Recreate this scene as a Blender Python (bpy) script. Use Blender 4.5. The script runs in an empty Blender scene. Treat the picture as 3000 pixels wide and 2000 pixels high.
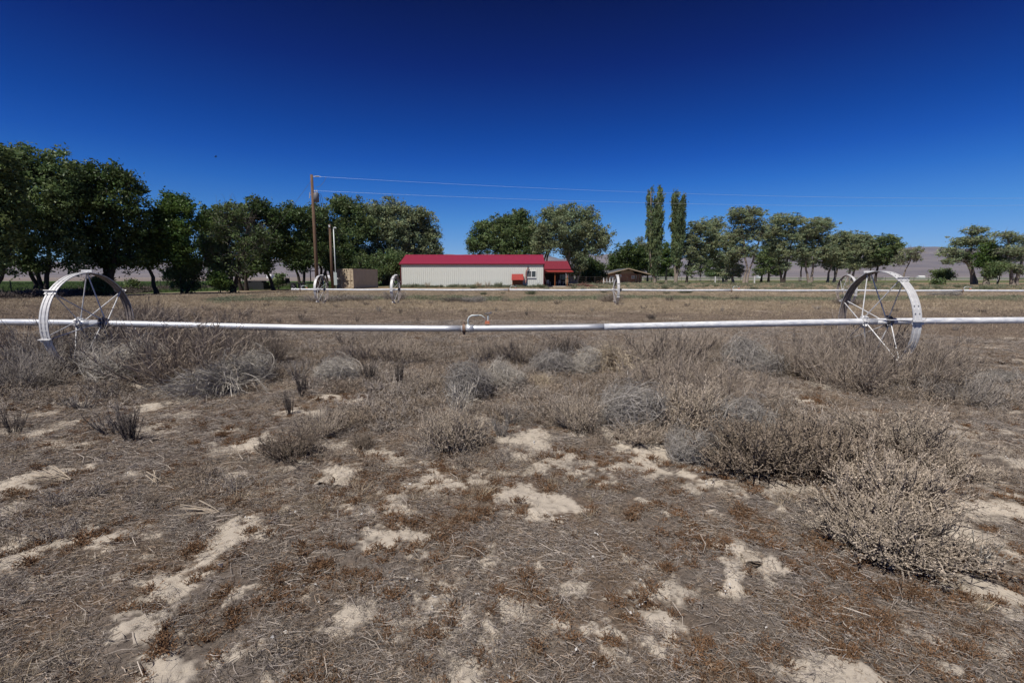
import bpy, math, random
import numpy as np
from mathutils import Vector, Matrix, Euler
PI = math.pi
R = math.radians
scene = bpy.context.scene
COL = scene.collection

# ------------------------------------------------------------------ camera
F = 1417.0            # focal length in pixels of the 3000 px wide photograph
PITCH = R(7.56)
H = 1.48
cam_d = bpy.data.cameras.new('camera'); cam = bpy.data.objects.new('camera', cam_d); COL.objects.link(cam)
cam_d.sensor_width = 36.0; cam_d.lens = F / 3000.0 * 36.0
cam_d.clip_start = 0.05; cam_d.clip_end = 60000
cam.location = (0, 0, H); cam.rotation_euler = (R(90) - PITCH, 0, 0)
scene.camera = cam

# ------------------------------------------------------------------ sun and sky
SUN_EL, SUN_AZ = 57.0, 35.0      # azimuth: degrees left of straight behind the camera
sd = Vector((-math.sin(R(SUN_AZ)) * math.cos(R(SUN_EL)), -math.cos(R(SUN_AZ)) * math.cos(R(SUN_EL)), math.sin(R(SUN_EL))))
sun_d = bpy.data.lights.new('sun', 'SUN'); sun = bpy.data.objects.new('sun', sun_d); COL.objects.link(sun)
sun_d.energy = 4.6; sun_d.angle = R(0.53); sun_d.color = (1.0, 0.955, 0.88)
sun.rotation_euler = sd.to_track_quat('Z', 'Y').to_euler()
sun.location = (0, 0, 50)
world = bpy.data.worlds.new('World'); scene.world = world; world.use_nodes = True
wn = world.node_tree; wn.nodes.clear()
def wnode(t, **k):
    n = wn.nodes.new(t)
    for a, b in k.items(): setattr(n, a, b)
    return n
sky = wnode('ShaderNodeTexSky', sky_type='NISHITA', sun_disc=False)
sky.sun_elevation = R(SUN_EL)
sky.sun_rotation = math.atan2(sd.x, sd.y)
sky.altitude = 1300; sky.air_density = 1.0; sky.dust_density = 0.15; sky.ozone_density = 3.0
# polarised, high desert sky: deepens with height above the horizon
tc = wnode('ShaderNodeTexCoord'); sep = wnode('ShaderNodeSeparateXYZ')
wn.links.new(tc.outputs['Generated'], sep.inputs[0])
ramp = wnode('ShaderNodeValToRGB')
cr = ramp.color_ramp
cr.interpolation = 'LINEAR'
cr.elements[0].position = 0.0; cr.elements[0].color = (.32, .46, .70, 1)
cr.elements[1].position = 0.55; cr.elements[1].color = (.004, .020, .150, 1)
for p, c in ((.056, (.27, .41, .67)), (.11, (.16, .365, .655)), (.174, (.064, .261, .625)), (.217, (.031, .19, .573)), (.265, (.015, .143, .486)), (.372, (.009, .059, .303)), (.459, (.006, .029, .181))):
    e = cr.elements.new(p); e.color = (*c, 1)
wn.links.new(sep.outputs['Z'], ramp.inputs[0])
mul = wnode('ShaderNodeMix', data_type='RGBA', blend_type='MULTIPLY'); mul.inputs[0].default_value = 1.0
wn.links.new(sky.outputs[0], mul.inputs[6]); wn.links.new(ramp.outputs[0], mul.inputs[7])
bg = wnode('ShaderNodeBackground'); bg.inputs[1].default_value = 0.13
wo = wnode('ShaderNodeOutputWorld')
wn.links.new(mul.outputs[2], bg.inputs[0]); wn.links.new(bg.outputs[0], wo.inputs[0])
scene.view_settings.view_transform = 'Standard'; scene.view_settings.look = 'None'
scene.view_settings.gamma = 1.0; scene.view_settings.use_curve_mapping = False
scene.view_settings.exposure = 0.14
scene.cycles.max_bounces = 6; scene.cycles.diffuse_bounces = 3; scene.cycles.transparent_max_bounces = 8

# ------------------------------------------------------------------ helpers
def ray(px, py):
    u, v = px - 1500.0, py - 1000.0
    return np.array([u, F * math.cos(PITCH) - v * math.sin(PITCH), -F * math.sin(PITCH) - v * math.cos(PITCH)])
def hit(px, py):                     # point on the flat ground seen at a photograph pixel
    d = ray(px, py); t = -H / d[2]
    return float(d[0] * t), float(d[1] * t)
def pos(px, py, Y):                  # point at distance Y seen at a photograph pixel
    d = ray(px, py); t = Y / d[1]
    return Vector((float(d[0] * t), Y, H + float(d[2] * t)))
Q = 3000.0 / 2352.0
def _set(o, label=None, cat=None, group=None, kind=None):
    if label: o['label'] = label
    if cat: o['category'] = cat
    if group: o['group'] = group
    if kind: o['kind'] = kind
    return o
def empty(name, loc, label=None, cat=None, group=None, rz=0.0):
    o = bpy.data.objects.new(name, None); COL.objects.link(o)
    o.empty_display_size = 0.2; o.location = loc; o.rotation_euler = (0, 0, rz)
    return _set(o, label, cat, group)
def link(name, me, parent=None, loc=None, rot=None, scale=None):
    o = bpy.data.objects.new(name, me); COL.objects.link(o)
    if parent is not None: o.parent = parent
    if loc is not None: o.location = loc
    if rot is not None: o.rotation_euler = rot
    if scale is not None: o.scale = scale
    return o
def npmesh(name, V, Fs, mats, midx=None, smooth=False, attrs=None):
    """V (n,3); Fs list of (m,k) index arrays"""
    me = bpy.data.meshes.new(name)
    V = np.ascontiguousarray(V, dtype=np.float32)
    if not isinstance(Fs, (list, tuple)): Fs = [Fs]
    Fs = [f for f in Fs if len(f)]
    me.vertices.add(len(V)); me.vertices.foreach_set('co', V.ravel())
    li = np.concatenate([f.ravel() for f in Fs]).astype(np.int32)
    tot = np.concatenate([np.full(len(f), f.shape[1]) for f in Fs]).astype(np.int32)
    st = np.concatenate([[0], np.cumsum(tot)[:-1]]).astype(np.int32)
    me.loops.add(len(li)); me.loops.foreach_set('vertex_index', li)
    me.polygons.add(len(tot)); me.polygons.foreach_set('loop_start', st)
    if midx is not None: me.polygons.foreach_set('material_index', np.asarray(midx, dtype=np.int32))
    me.polygons.foreach_set('use_smooth', np.full(len(tot), smooth))
    if not isinstance(mats, (list, tuple)): mats = [mats]
    for m in mats: me.materials.append(m)
    if attrs:
        for k, a in attrs.items():
            a = np.asarray(a, dtype=np.float32)
            if a.ndim == 1:
                at = me.attributes.new(k, 'FLOAT', 'POINT'); at.data.foreach_set('value', a)
            else:
                at = me.attributes.new(k, 'FLOAT_COLOR', 'POINT')
                if a.shape[1] == 3: a = np.concatenate([a, np.ones((len(a), 1), np.float32)], 1)
                at.data.foreach_set('color', a.ravel())
    me.update(calc_edges=True)
    return me
def norm(v):
    return v / np.maximum(np.linalg.norm(v, axis=-1, keepdims=True), 1e-9)
def tubes(P, rad, sides=3):
    """P (n,s,3) paths, rad (n,s). returns V, F quads"""
    n, s, _ = P.shape
    d = norm(P[:, -1] - P[:, 0] + 1e-6)
    a = np.where(np.abs(d[:, 2:3]) < 0.8, np.array([[0, 0, 1.0]]), np.array([[1.0, 0, 0]]))
    u = norm(np.cross(d, a)); w = np.cross(d, u)
    ang = np.arange(sides) * 2 * PI / sides
    off = np.cos(ang)[None, :, None] * u[:, None] + np.sin(ang)[None, :, None] * w[:, None]   # n,sides,3
    V = P[:, :, None, :] + off[:, None] * rad[:, :, None, None]
    base = (np.arange(n) * s * sides)[:, None, None] + (np.arange(s - 1) * sides)[None, :, None]
    k = np.arange(sides)[None, None]; k2 = (k + 1) % sides
    Fq = np.stack([base + k, base + k2, base + sides + k2, base + sides + k], -1).reshape(-1, 4)
    return V.reshape(-1, 3), Fq
class MB:
    """collects boxes, tubes and polygons with material slots"""
    def __init__(s): s.v = []; s.f = []; s.m = []
    def poly(s, pts, mi=0):
        b = len(s.v); s.v += [tuple(p) for p in pts]; s.f.append(tuple(range(b, b + len(pts)))); s.m.append(mi)
    def box(s, x0, x1, y0, y1, z0, z1, mi=0):
        s.hexa([(x0,y0,z0),(x1,y0,z0),(x1,y1,z0),(x0,y1,z0),(x0,y0,z1),(x1,y0,z1),(x1,y1,z1),(x0,y1,z1)], mi)
    def hexa(s, p, mi=0):
        b = len(s.v); s.v += [tuple(q) for q in p]
        for f in ((0,3,2,1),(4,5,6,7),(0,1,5,4),(1,2,6,5),(2,3,7,6),(3,0,4,7)):
            s.f.append(tuple(b + i for i in f)); s.m.append(mi)
    def tube(s, pts, r, sides=8, mi=0, caps=True):
        pts = [Vector(p) for p in pts]; n = len(pts)
        rr = r if isinstance(r, (list, tuple)) else [r] * n
        b = len(s.v); u = None
        for i, p in enumerate(pts):
            d = (pts[min(i + 1, n - 1)] - pts[max(i - 1, 0)]).normalized()
            if u is None:
                a = Vector((0, 0, 1)) if abs(d.z) < 0.9 else Vector((1, 0, 0))
                u = d.cross(a).normalized()
            else: u = (u - d * u.dot(d)).normalized()
            w = d.cross(u)
            for k in range(sides):
                t = 2 * PI * k / sides
                s.v.append(tuple(p + (u * math.cos(t) + w * math.sin(t)) * rr[i]))
        for i in range(n - 1):
            for k in range(sides):
                k2 = (k + 1) % sides
                s.f.append((b + i*sides + k, b + i*sides + k2, b + (i+1)*sides + k2, b + (i+1)*sides + k)); s.m.append(mi)
        if caps:
            s.f.append(tuple(b + k for k in reversed(range(sides)))); s.m.append(mi)
            s.f.append(tuple(b + (n-1)*sides + k for k in range(sides))); s.m.append(mi)
    def mesh(s, name, mats, smooth=False):
        me = bpy.data.meshes.new(name); me.from_pydata(s.v, [], s.f)
        for m in (mats if isinstance(mats, (list, tuple)) else [mats]): me.materials.append(m)
        me.polygons.foreach_set('material_index', s.m)
        if smooth:
            me.polygons.foreach_set('use_smooth', [len(f) == 4 for f in s.f])
        me.update(); return me
    def build(s, name, mats, parent=None, loc=None, rot=None, smooth=False):
        return link(name, s.mesh(name, mats, smooth), parent, loc, rot)
def children_of(o): return [c for c in o.children]
def copy_tree(o, parent=None):
    c = o.copy(); COL.objects.link(c)
    if parent is not None: c.parent = parent
    for ch in o.children: copy_tree(ch, c)
    return c

# ------------------------------------------------------------------ noise in numpy
def _h(ix, iy, s):
    h = (ix.astype(np.int64) * 374761393 + iy.astype(np.int64) * 668265263 + s * 1442695041) & 0xffffffff
    h = ((h ^ (h >> 13)) * 1274126177) & 0xffffffff
    return ((h ^ (h >> 16)) & 0xffff) / 65535.0
def vnoise(x, y, s=0):
    ix = np.floor(x); iy = np.floor(y); fx = x - ix; fy = y - iy
    fx = fx * fx * (3 - 2 * fx); fy = fy * fy * (3 - 2 * fy)
    a = _h(ix, iy, s); b = _h(ix + 1, iy, s); c = _h(ix, iy + 1, s); d = _h(ix + 1, iy + 1, s)
    return (a * (1 - fx) + b * fx) * (1 - fy) + (c * (1 - fx) + d * fx) * fy
def fbm(x, y, s=0, o=4):
    r = 0; a = 0.5
    for i in range(o):
        r = r + a * vnoise(x, y, s + i * 17); x = x * 2.03 + 5.1; y = y * 2.03 + 9.7; a *= 0.5
    return r / (1 - 0.5 ** o)

# ------------------------------------------------------------------ materials
def mat(name, col, rough=0.8, metal=0.0, var=0.0, vscale=5.0, bump=0.0, bscale=40.0, spec=0.3, col2=None, objrand=0.0,
        trans=0.0, attr=None, vdetail=6.0, stretch=None, coat=0.0):
    m = bpy.data.materials.new(name); m.use_nodes = True
    nt = m.node_tree; nd = nt.nodes; L = nt.links
    b = nd['Principled BSDF']; b.inputs['Roughness'].default_value = rough; b.inputs['Metallic'].default_value = metal
    b.inputs['Specular IOR Level'].default_value = spec
    if coat: b.inputs['Coat Weight'].default_value = coat
    out = None
    c1 = nd.new('ShaderNodeRGB'); c1.outputs[0].default_value = (*col, 1); out = c1.outputs[0]
    co = nd.new('ShaderNodeTexCoord'); cs = co.outputs['Object']
    if stretch:
        mp = nd.new('ShaderNodeMapping'); mp.inputs['Scale'].default_value = stretch
        L.new(cs, mp.inputs[0]); cs = mp.outputs[0]
    if var or col2:
        nz = nd.new('ShaderNodeTexNoise'); nz.inputs['Scale'].default_value = vscale; nz.inputs['Detail'].default_value = vdetail
        nz.inputs['Roughness'].default_value = 0.65
        L.new(cs, nz.inputs['Vector'])
        mr = nd.new('ShaderNodeMapRange'); mr.inputs[1].default_value = 0.35; mr.inputs[2].default_value = 0.65
        L.new(nz.outputs[0], mr.inputs[0])
        mx = nd.new('ShaderNodeMix'); mx.data_type = 'RGBA'
        L.new(mr.outputs[0], mx.inputs[0]); L.new(out, mx.inputs[6])
        c2 = col2 if col2 else tuple(min(1, c * (1 - var)) for c in col)
        mx.inputs[7].default_value = (*c2, 1); out = mx.outputs[2]
    if attr:
        at = nd.new('ShaderNodeAttribute'); at.attribute_name = attr
        mx = nd.new('ShaderNodeMix'); mx.data_type = 'RGBA'; mx.blend_type = 'MULTIPLY'; mx.inputs[0].default_value = 1
        L.new(out, mx.inputs[6]); L.new(at.outputs['Color'], mx.inputs[7]); out = mx.outputs[2]
    if objrand:
        oi = nd.new('ShaderNodeObjectInfo'); mr = nd.new('ShaderNodeMapRange')
        mr.inputs[3].default_value = 1 - objrand; mr.inputs[4].default_value = 1 + objrand
        L.new(oi.outputs['Random'], mr.inputs[0])
        mx = nd.new('ShaderNodeVectorMath'); mx.operation = 'SCALE'
        L.new(out, mx.inputs[0]); L.new(mr.outputs[0], mx.inputs['Scale']); out = mx.outputs[0]
    L.new(out, b.inputs['Base Color'])
    if bump:
        nz = nd.new('ShaderNodeTexNoise'); nz.inputs['Scale'].default_value = bscale; nz.inputs['Detail'].default_value = 6
        L.new(cs, nz.inputs['Vector'])
        bp = nd.new('ShaderNodeBump'); bp.inputs['Strength'].default_value = bump; bp.inputs['Distance'].default_value = 0.02
        L.new(nz.outputs[0], bp.inputs['Height']); L.new(bp.outputs[0], b.inputs['Normal'])
    if trans:
        t = nd.new('ShaderNodeBsdfTranslucent'); ms = nd.new('ShaderNodeMixShader'); ms.inputs[0].default_value = trans
        L.new(out, t.inputs['Color']); L.new(b.outputs[0], ms.inputs[1]); L.new(t.outputs[0], ms.inputs[2])
        L.new(ms.outputs[0], nd['Material Output'].inputs['Surface'])
    return m

# ================================================================== GROUND
# bare sand patches, in world metres (found where they lie on the field)
SANDQ = [(1205,1010,70,18),(1240,1035,45,20),(1160,1005,35,12),(1330,1000,30,10),(1300,1060,50,14),(1200,1050,30,12),(780,1095,60,22),
 (860,1040,40,12),(820,1035,25,8),(900,1060,30,10),(625,1075,22,7),(530,1090,40,10),(605,1000,14,10),(540,985,16,6),(500,990,14,5),
 (1160,1090,25,10),(1110,1080,12,6),(1325,1095,35,10),(1290,1075,20,8),(1470,1060,25,10),(1505,1030,25,10),(1580,1095,18,8),(1400,1085,20,6),
 (1810,1130,45,14),(1770,1140,25,12),(1860,1125,25,9),(1690,1140,15,8),(1550,1185,18,6),(1935,1232,60,18),(2020,1265,45,20),(1900,1200,35,10),
 (1700,1290,60,38),(1745,1310,40,20),(1690,1260,25,10),(2240,1085,35,14),(2270,1115,30,14),(2310,1145,25,12),(2330,1270,30,14),
 (2290,1350,60,22),(2330,1400,40,25),(2300,1480,50,14),(2165,1470,16,22),(2190,1528,25,9),(1125,1292,34,15),(1170,1300,10,8),(1200,1300,30,10),
 (1240,1305,15,8),(1325,1305,22,10),(1157,1338,10,8),(1325,1360,40,12),(1345,1353,25,8),(1190,1380,45,10),(1180,1400,30,12),
 (1220,1412,30,14),(1195,1425,22,10),(1118,1490,24,20),(1095,1532,30,24),(1130,1445,22,12),(1290,1440,25,10),(1385,1450,35,20),
 (1400,1500,38,28),(1480,1472,36,14),(1510,1500,20,10),(35,1257,38,21),(255,1243,32,14),(241,1275,12,7),(473,1250,28,12),(425,1270,20,7),
 (360,1232,14,7),(584,1232,25,10),(626,1231,14,5),(733,1215,18,11),(696,1253,18,12),(119,1341,32,10),(87,1331,10,8),(188,1334,14,7),
 (245,1331,20,7),(349,1341,52,11),(385,1323,26,7),(346,1369,28,7),(330,1430,36,16),(285,1460,42,18),(545,1366,18,14),(594,1355,32,9),
 (619,1369,22,7),(745,1449,24,12),(590,1500,26,14),(555,1520,30,12),(332,1278,28,5),(97,952,27,6),(58,952,20,5),(300,892,20,7),(343,895,15,6),
 (237,893,20,5),(623,852,32,8),(640,845,14,6),(1891,885,70,13),(1930,900,30,8),(2241,798,80,5),(2290,803,50,4),(2241,945,32,5),(980,773,50,3),(1100,772,55,3),
 (940,784,32,4),(1040,786,50,3),(745,780,32,3),(1760,755,70,3),(1300,775,50,3),(2300,1200,20,8),(1105,950,16,6),(1340,872,30,8),
 (1050,1075,20,7),(980,1060,22,6),(1240,1080,26,8),(1010,1340,30,8),(960,1370,28,9),(930,1385,20,7),(740,1440,14,7),(430,1450,12,6),
 (620,1560,22,8),(900,1540,14,6),(1640,1180,14,5),(1480,1150,20,6),(1380,1120,24,6)]
_el = []
for cx, cy, rx, ry in SANDQ:
    px, py = cx * Q, cy * Q
    x0, y0 = hit(px, py); _, ya = hit(px, py + ry * Q); _, yb = hit(px, max(py - ry * Q, 830))
    _el.append((x0, y0, max(rx * Q * y0 / F, 0.02) * 0.84, max((yb - ya) / 2, 0.02) * .84))
_sr = random.Random(12)
for ex, ey, rx, ry in list(_el):
    if ey > 7: continue
    for _ in range(3):
        a = _sr.uniform(0, 6.28); d = _sr.uniform(1.1, 2.6); f = _sr.uniform(.22, .5)
        _el.append((ex + math.cos(a) * rx * d, ey + math.sin(a) * ry * d, rx * f, ry * f * 1.1))
EL = np.array(_el)
# the turned-up earth round the two burrows, and their holes (x, y, radius x, radius y, depth)
def hq(x, y): return hit(x, y)
b1 = hq(945, 1418); b2 = hq(998, 1424); b3 = hq(2205, 1663)
HOLES = [(b1[0], b1[1] + .03, 0.045, 0.07, 0.16), (b2[0], b2[1] + .03, 0.06, 0.08, 0.18), (b3[0], b3[1] + .02, 0.04, 0.05, 0.14)]
MOUNDS = [(*hq(1010, 1365), 0.26, 0.20, 0.06), (*hq(2170, 1690), 0.20, 0.12, 0.035), (*hq(2260, 1640), 0.14, 0.16, 0.05), (*hq(2120, 1620), 0.15, 0.16, 0.05)]
def sand_mask(x, y):
    x = np.asarray(x, float); y = np.asarray(y, float)
    near = np.clip(y / 7.0, 0.2, 1.4) * .75
    wx = (fbm(x * 5.5, y * 5.5, 3, 5) - 0.5) * 0.30 * near + (vnoise(x * 26, y * 26, 4) - .5) * 0.05
    wy = (fbm(x * 5.5, y * 5.5, 9, 5) - 0.5) * 0.30 * near + (vnoise(x * 26, y * 26, 6) - .5) * 0.05
    X = x + wx; Y = y + wy
    m = np.full(x.shape, -3.0)
    for ex, ey, rx, ry in EL:
        sel = (np.abs(X - ex) < rx * 2.6 + .1) & (np.abs(Y - ey) < ry * 2.6 + .1)
        if sel.any():
            dd = 1.25 - (((X[sel] - ex) / rx) ** 2 + ((Y[sel] - ey) / ry) ** 2) * .8
            m[sel] = np.maximum(m[sel], dd)
    spk = fbm(x * 3.1, y * 3.1, 31, 5)
    m2 = (spk - 0.60) * 9
    m = np.maximum(m, np.where(y < 12, m2, -9))
    n = fbm(x * 30, y * 30, 55, 3); n8 = fbm(x * 10, y * 10, 57, 4)
    return np.clip((m + (n - 0.5) * 2.4 + (n8 - .5) * 2.3) * 1.25 + 0.22, 0, 1)
def height(x, y, sm=None):
    x = np.asarray(x, float); y = np.asarray(y, float)
    r = np.sqrt(x * x + y * y)
    fade = np.clip(1 - (r - 14) / 30, 0, 1)
    z = (fbm(x * 0.55, y * 0.55, 71, 3) - 0.5) * 0.09 * fade
    z += (fbm(x * 4, y * 4, 77, 4) - 0.5) * 0.05 * np.clip(1 - (r - 9) / 10, 0, 1)
    z += (fbm(x * 22, y * 22, 79, 3) - 0.5) * 0.02 * np.clip(1 - (r - 5) / 5, 0, 1)
    if sm is None: sm = sand_mask(x, y)
    z += sm * 0.004 * np.clip(1 - (r - 9) / 10, 0, 1) + sm * (vnoise(x * 9, y * 9, 5) - .3) * 0.008
    for mx, my, rx, ry, h in MOUNDS:
        z += h * np.exp(-(((x - mx) / rx) ** 2 + ((y - my) / ry) ** 2) * 1.6)
    for mx, my, rx, ry, h in HOLES:
        q = ((x - mx) / rx) ** 2 + ((y - my) / ry) ** 2
        z -= h * np.clip((1.25 - q) * 1.6, 0, 1)
    return z
def gz(x, y): return float(height(np.array([x]), np.array([y]))[0])

def zones(x, y, sm):
    """base colour of the land, by where it lies"""
    n1 = fbm(x * .12, y * .12, 101, 4); n2 = fbm(x * .9, y * .9, 105, 4); n3 = fbm(x * 6, y * 6, 109, 3)
    def C(r, g, b): return np.array([r, g, b], float)[None]
    grey = C(.130, .108, .092); brown = C(.140, .100, .070); rust = C(.13, .080, .047)
    straw = C(.25, .20, .145); field = C(.155, .120, .093); green = C(.050, .085, .026); sand = C(.455, .40, .335)
    desert = C(.22, .185, .165); yard = C(.23, .175, .115)
    w = lambda a: np.clip(a, 0, 1)[:, None]
    col = grey * (1 - w((n2 - .45) * 3)) + brown * w((n2 - .45) * 3)
    col = col * (1 - .5 * w((n3 - .55) * 4)) + rust * .5 * w((n3 - .55) * 4)
    d = y + 0.22 * (x + 5) * (x < -5)
    edge = d + (n1 - .5) * 5
    col = col * (1 - w((edge - 8.5) / 2.5)) + field * (0.85 + .3 * n3[:, None]) * w((edge - 8.5) / 2.5)
    a = w((edge - 29) / 3) * w((x - -80) / 20)
    # straw band along the far edge of the field
    sb = w((y - 21 + (n1 - .5) * 9 + 0.16 * (x + 3) * (x < -3)) / 4)
    col = col * (1 - sb) + (straw * w((n1 - .3) * 3) + field * 1.35 * (1 - w((n1 - .3) * 3))) * sb
    # green growth along the old ditch under the far wheel line
    gd = np.exp(-((y - 33.5 - (n1 - .5) * 5) / 2.3) ** 2) * (x > -22) * (x < 45) * np.clip((n2 - .33) * 3.2, 0, 1)
    col = col * (1 - .8 * w(gd)) + C(.085, .105, .05) * .8 * w(gd)
    yd = w((y - 48) / 6)
    col = col * (1 - yd) + (yard * (.8 + .4 * n2[:, None])) * yd
    # short grass under the trees to the right
    lawn = .75 * w((y - 131) / 3) * w((250 - y) / 60) * w((x - 36) / 3)
    col = col * (1 - lawn) + green * (.9 + .7 * n2[:, None]) * lawn
    # irrigated field beyond the row of trees to the left
    fx = -(x + 26.5 + 0 * y); gl = w((-x - (35.5 - 0.33 * (y - 38))) / 1.5) * w((y - 20) / 6) * w((190 - y) / 8)
    gl = np.maximum(gl, w((y - 105) / 10) * w((190 - y) / 8) * w((-8 - x) / 3))
    col = col * (1 - gl) + (C(.048, .082, .024) * (.75 + .7 * n1[:, None])) * gl
    gr = w((y - 280) / 60) * w((1300 - y) / 300) * w((x + 0) / 60)
    col = col * (1 - gr) + C(.075, .095, .050) * gr
    far = w((y - 178) / 12) * w((-x + 20) / 20); far = np.maximum(far, w((y - 1400) / 400)); far = np.maximum(far, w((-y) / 20 - .5) * w((np.abs(x) + np.abs(y) - 120) / 50))
    ds = desert * (.85 + .3 * fbm(x * .004, y * .004, 121, 4)[:, None])
    col = col * (1 - far) + ds * far
    # gravel drive in front of the porch
    dr = w((3.0 - np.abs(y - 75.5 - .02 * x)) / 1.2) * w((x - 4.5) / 1.5) * w((40 - x) / 10)
    col = col * (1 - dr * .8) + C(.30, .26, .21) * dr * .8
    s = sm[:, None]
    col = col * (1 - s) + sand * (.9 + .2 * n3[:, None]) * s
    bare = w((fbm(x * .35, y * 2.2, 141, 4) - .66) * 9) * w((y - 9) / 4) * w((34 - y) / 6)
    col = col * (1 - .7 * bare) + sand * .8 * .7 * bare
    return col
def make_ground():
    rr = [0.35]
    while rr[-1] < 16: rr.append(rr[-1] * 1.0062)
    while rr[-1] < 120: rr.append(rr[-1] * 1.012)
    while rr[-1] < 15000: rr.append(rr[-1] * 1.05)
    rr = np.array(rr)
    th = np.concatenate([np.arange(-62, 62, 0.21), np.arange(62, 298, 4.0)])
    th = np.radians(th); nt = len(th)
    Rr, T = np.meshgrid(rr, th, indexing='ij')
    x = (Rr * np.sin(T)).ravel(); y = (Rr * np.cos(T)).ravel()
    sm = sand_mask(x, y); z = height(x, y, sm)
    col = zones(x, y, sm)
    V = np.stack([x, y, z], 1)
    V = np.concatenate([V, [[0, 0, 0]]]); col = np.concatenate([col, col[:1]]); sm = np.concatenate([sm, sm[:1]])
    i = np.arange(len(rr) - 1)[:, None] * nt; j = np.arange(nt)[None]; j2 = (j + 1) % nt
    Fq = np.stack([i + j, i + nt + j, i + nt + j2, i + j2], -1).reshape(-1, 4)
    c = len(V) - 1; j = np.arange(nt)
    Ft = np.stack([np.full(nt, c), j, (j + 1) % nt], 1)
    m = bpy.data.materials.new('field_earth'); m.use_nodes = True
    nt_ = m.node_tree; nd = nt_.nodes; L = nt_.links; b = nd['Principled BSDF']
    b.inputs['Roughness'].default_value = 0.95; b.inputs['Specular IOR Level'].default_value = 0.1
    at = nd.new('ShaderNodeAttribute'); at.attribute_name = 'land'
    sa = nd.new('ShaderNodeAttribute'); sa.attribute_name = 'sand'
    co = nd.new('ShaderNodeTexCoord')
    def noise(sc, det, ro=.6):
        n = nd.new('ShaderNodeTexNoise'); n.inputs['Scale'].default_value = sc; n.inputs['Detail'].default_value = det
        n.inputs['Roughness'].default_value = ro; L.new(co.outputs['Object'], n.inputs['Vector']); return n
    n1 = noise(28, 8, .75); n2 = noise(3.0, 6, .7); n3 = noise(150, 4, .7)
    def mr(a, lo, hi, o0, o1):
        r = nd.new('ShaderNodeMapRange'); r.inputs[1].default_value = lo; r.inputs[2].default_value = hi
        r.inputs[3].default_value = o0; r.inputs[4].default_value = o1; L.new(a, r.inputs[0]); return r.outputs[0]
    def mth(op, a, b_):
        r = nd.new('ShaderNodeMath'); r.operation = op
        for i, q in enumerate((a, b_)):
            if isinstance(q, (int, float)): r.inputs[i].default_value = q
            else: L.new(q, r.inputs[i])
        return r.outputs[0]
    f = mth('MULTIPLY', mth('MULTIPLY', mr(n1.outputs[0], .32, .68, .55, 1.45), mr(n2.outputs[0], .3, .7, .82, 1.18)), mr(n3.outputs[0], .3, .7, .72, 1.28))
    inv = mth('SUBTRACT', 1.0, sa.outputs['Fac'])
    f2 = mth('ADD', mth('MULTIPLY', mth('SUBTRACT', f, 1.0), mth('ADD', mth('MULTIPLY', inv, .8), .2)), 1.0)
    vm = nd.new('ShaderNodeVectorMath'); vm.operation = 'SCALE'
    L.new(at.outputs['Color'], vm.inputs[0]); L.new(f2, vm.inputs['Scale']); L.new(vm.outputs[0], b.inputs['Base Color'])
    bp = nd.new('ShaderNodeBump'); bp.inputs['Distance'].default_value = 0.012; bp.inputs['Strength'].default_value = .7
    hh = mth('ADD', n1.outputs[0], mth('MULTIPLY', n3.outputs[0], .35))
    L.new(hh, bp.inputs['Height']); L.new(bp.outputs[0], b.inputs['Normal'])
    me = npmesh('ground', V, [Fq, Ft], m, smooth=True, attrs={'land': col, 'sand': sm})
    o = link('ground', me); o['kind'] = 'structure'
make_ground()

# distant range of hills on the far side of the valley
def make_hills():
    rr = np.concatenate([np.linspace(2500, 7000, 14), np.linspace(7200, 11500, 46)])
    th = np.radians(np.arange(-75, 75, 0.22)); nt = len(th)
    Rr, T = np.meshgrid(rr, th, indexing='ij'); x = (Rr * np.sin(T)).ravel(); y = (Rr * np.cos(T)).ravel()
    deg = np.degrees(T).ravel()
    crest = np.interp(deg, [-75, -46, -38, -30, -22, -14, -4, 4, 12, 20, 28, 36, 40, 46, 60, 75],
                      [46, 50, 48, 50, 54, 60, 68, 66, 66, 66, 70, 80, 84, 80, 70, 60]) / F * 10000 / 1.04
    crest = crest * np.cos(T).ravel()
    t = np.clip((Rr.ravel() - 2500) / 7500, 0, 1)
    z = crest * (0.10 * t + 0.9 * np.clip((t - .25) / .75, 0, 1) ** 1.8)
    z = z * np.where(Rr.ravel() > 10000, 1 - (Rr.ravel() - 10000) / 4000, 1)
    rid = 1 - np.abs(fbm(x * .0009, y * .0004, 201, 5) - .5) * 2
    z += crest * (rid - .78) * .42 * t ** 2 + crest * (fbm(x * .003, y * .0014, 205, 4) - .5) * .07 * t
    z -= 3 * (1 - t)
    i = np.arange(len(rr) - 1)[:, None] * nt; j = np.arange(nt - 1)[None]
    Fq = np.stack([i + j, i + nt + j, i + nt + j + 1, i + j + 1], -1).reshape(-1, 4)
    m = mat('dry_hillside', (.225, .195, .190), rough=1, col2=(.140, .128, .142), vscale=.0022, vdetail=9, spec=0, stretch=(1, .45, 3))
    o = link('hills', npmesh('hills', np.stack([x, y, z], 1), Fq, m, smooth=True)); o['kind'] = 'structure'
make_hills()
# clear desert air: far hills pale into it
def make_haze():
    m = MB(); m.box(-11900, 11900, -300, 11900, -12, 900)
    mt = bpy.data.materials.new('haze'); mt.use_nodes = True; nt = mt.node_tree; nt.nodes.clear()
    o_ = nt.nodes.new('ShaderNodeOutputMaterial'); v = nt.nodes.new('ShaderNodeVolumePrincipled')
    v.inputs['Color'].default_value = (.26, .52, 1.0, 1); v.inputs['Density'].default_value = HAZE; v.inputs['Anisotropy'].default_value = .0
    nt.links.new(v.outputs[0], o_.inputs['Volume'])
    o = m.build('haze', mt); o['kind'] = 'stuff'
HAZE = 1.5e-5
if HAZE: make_haze()

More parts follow.
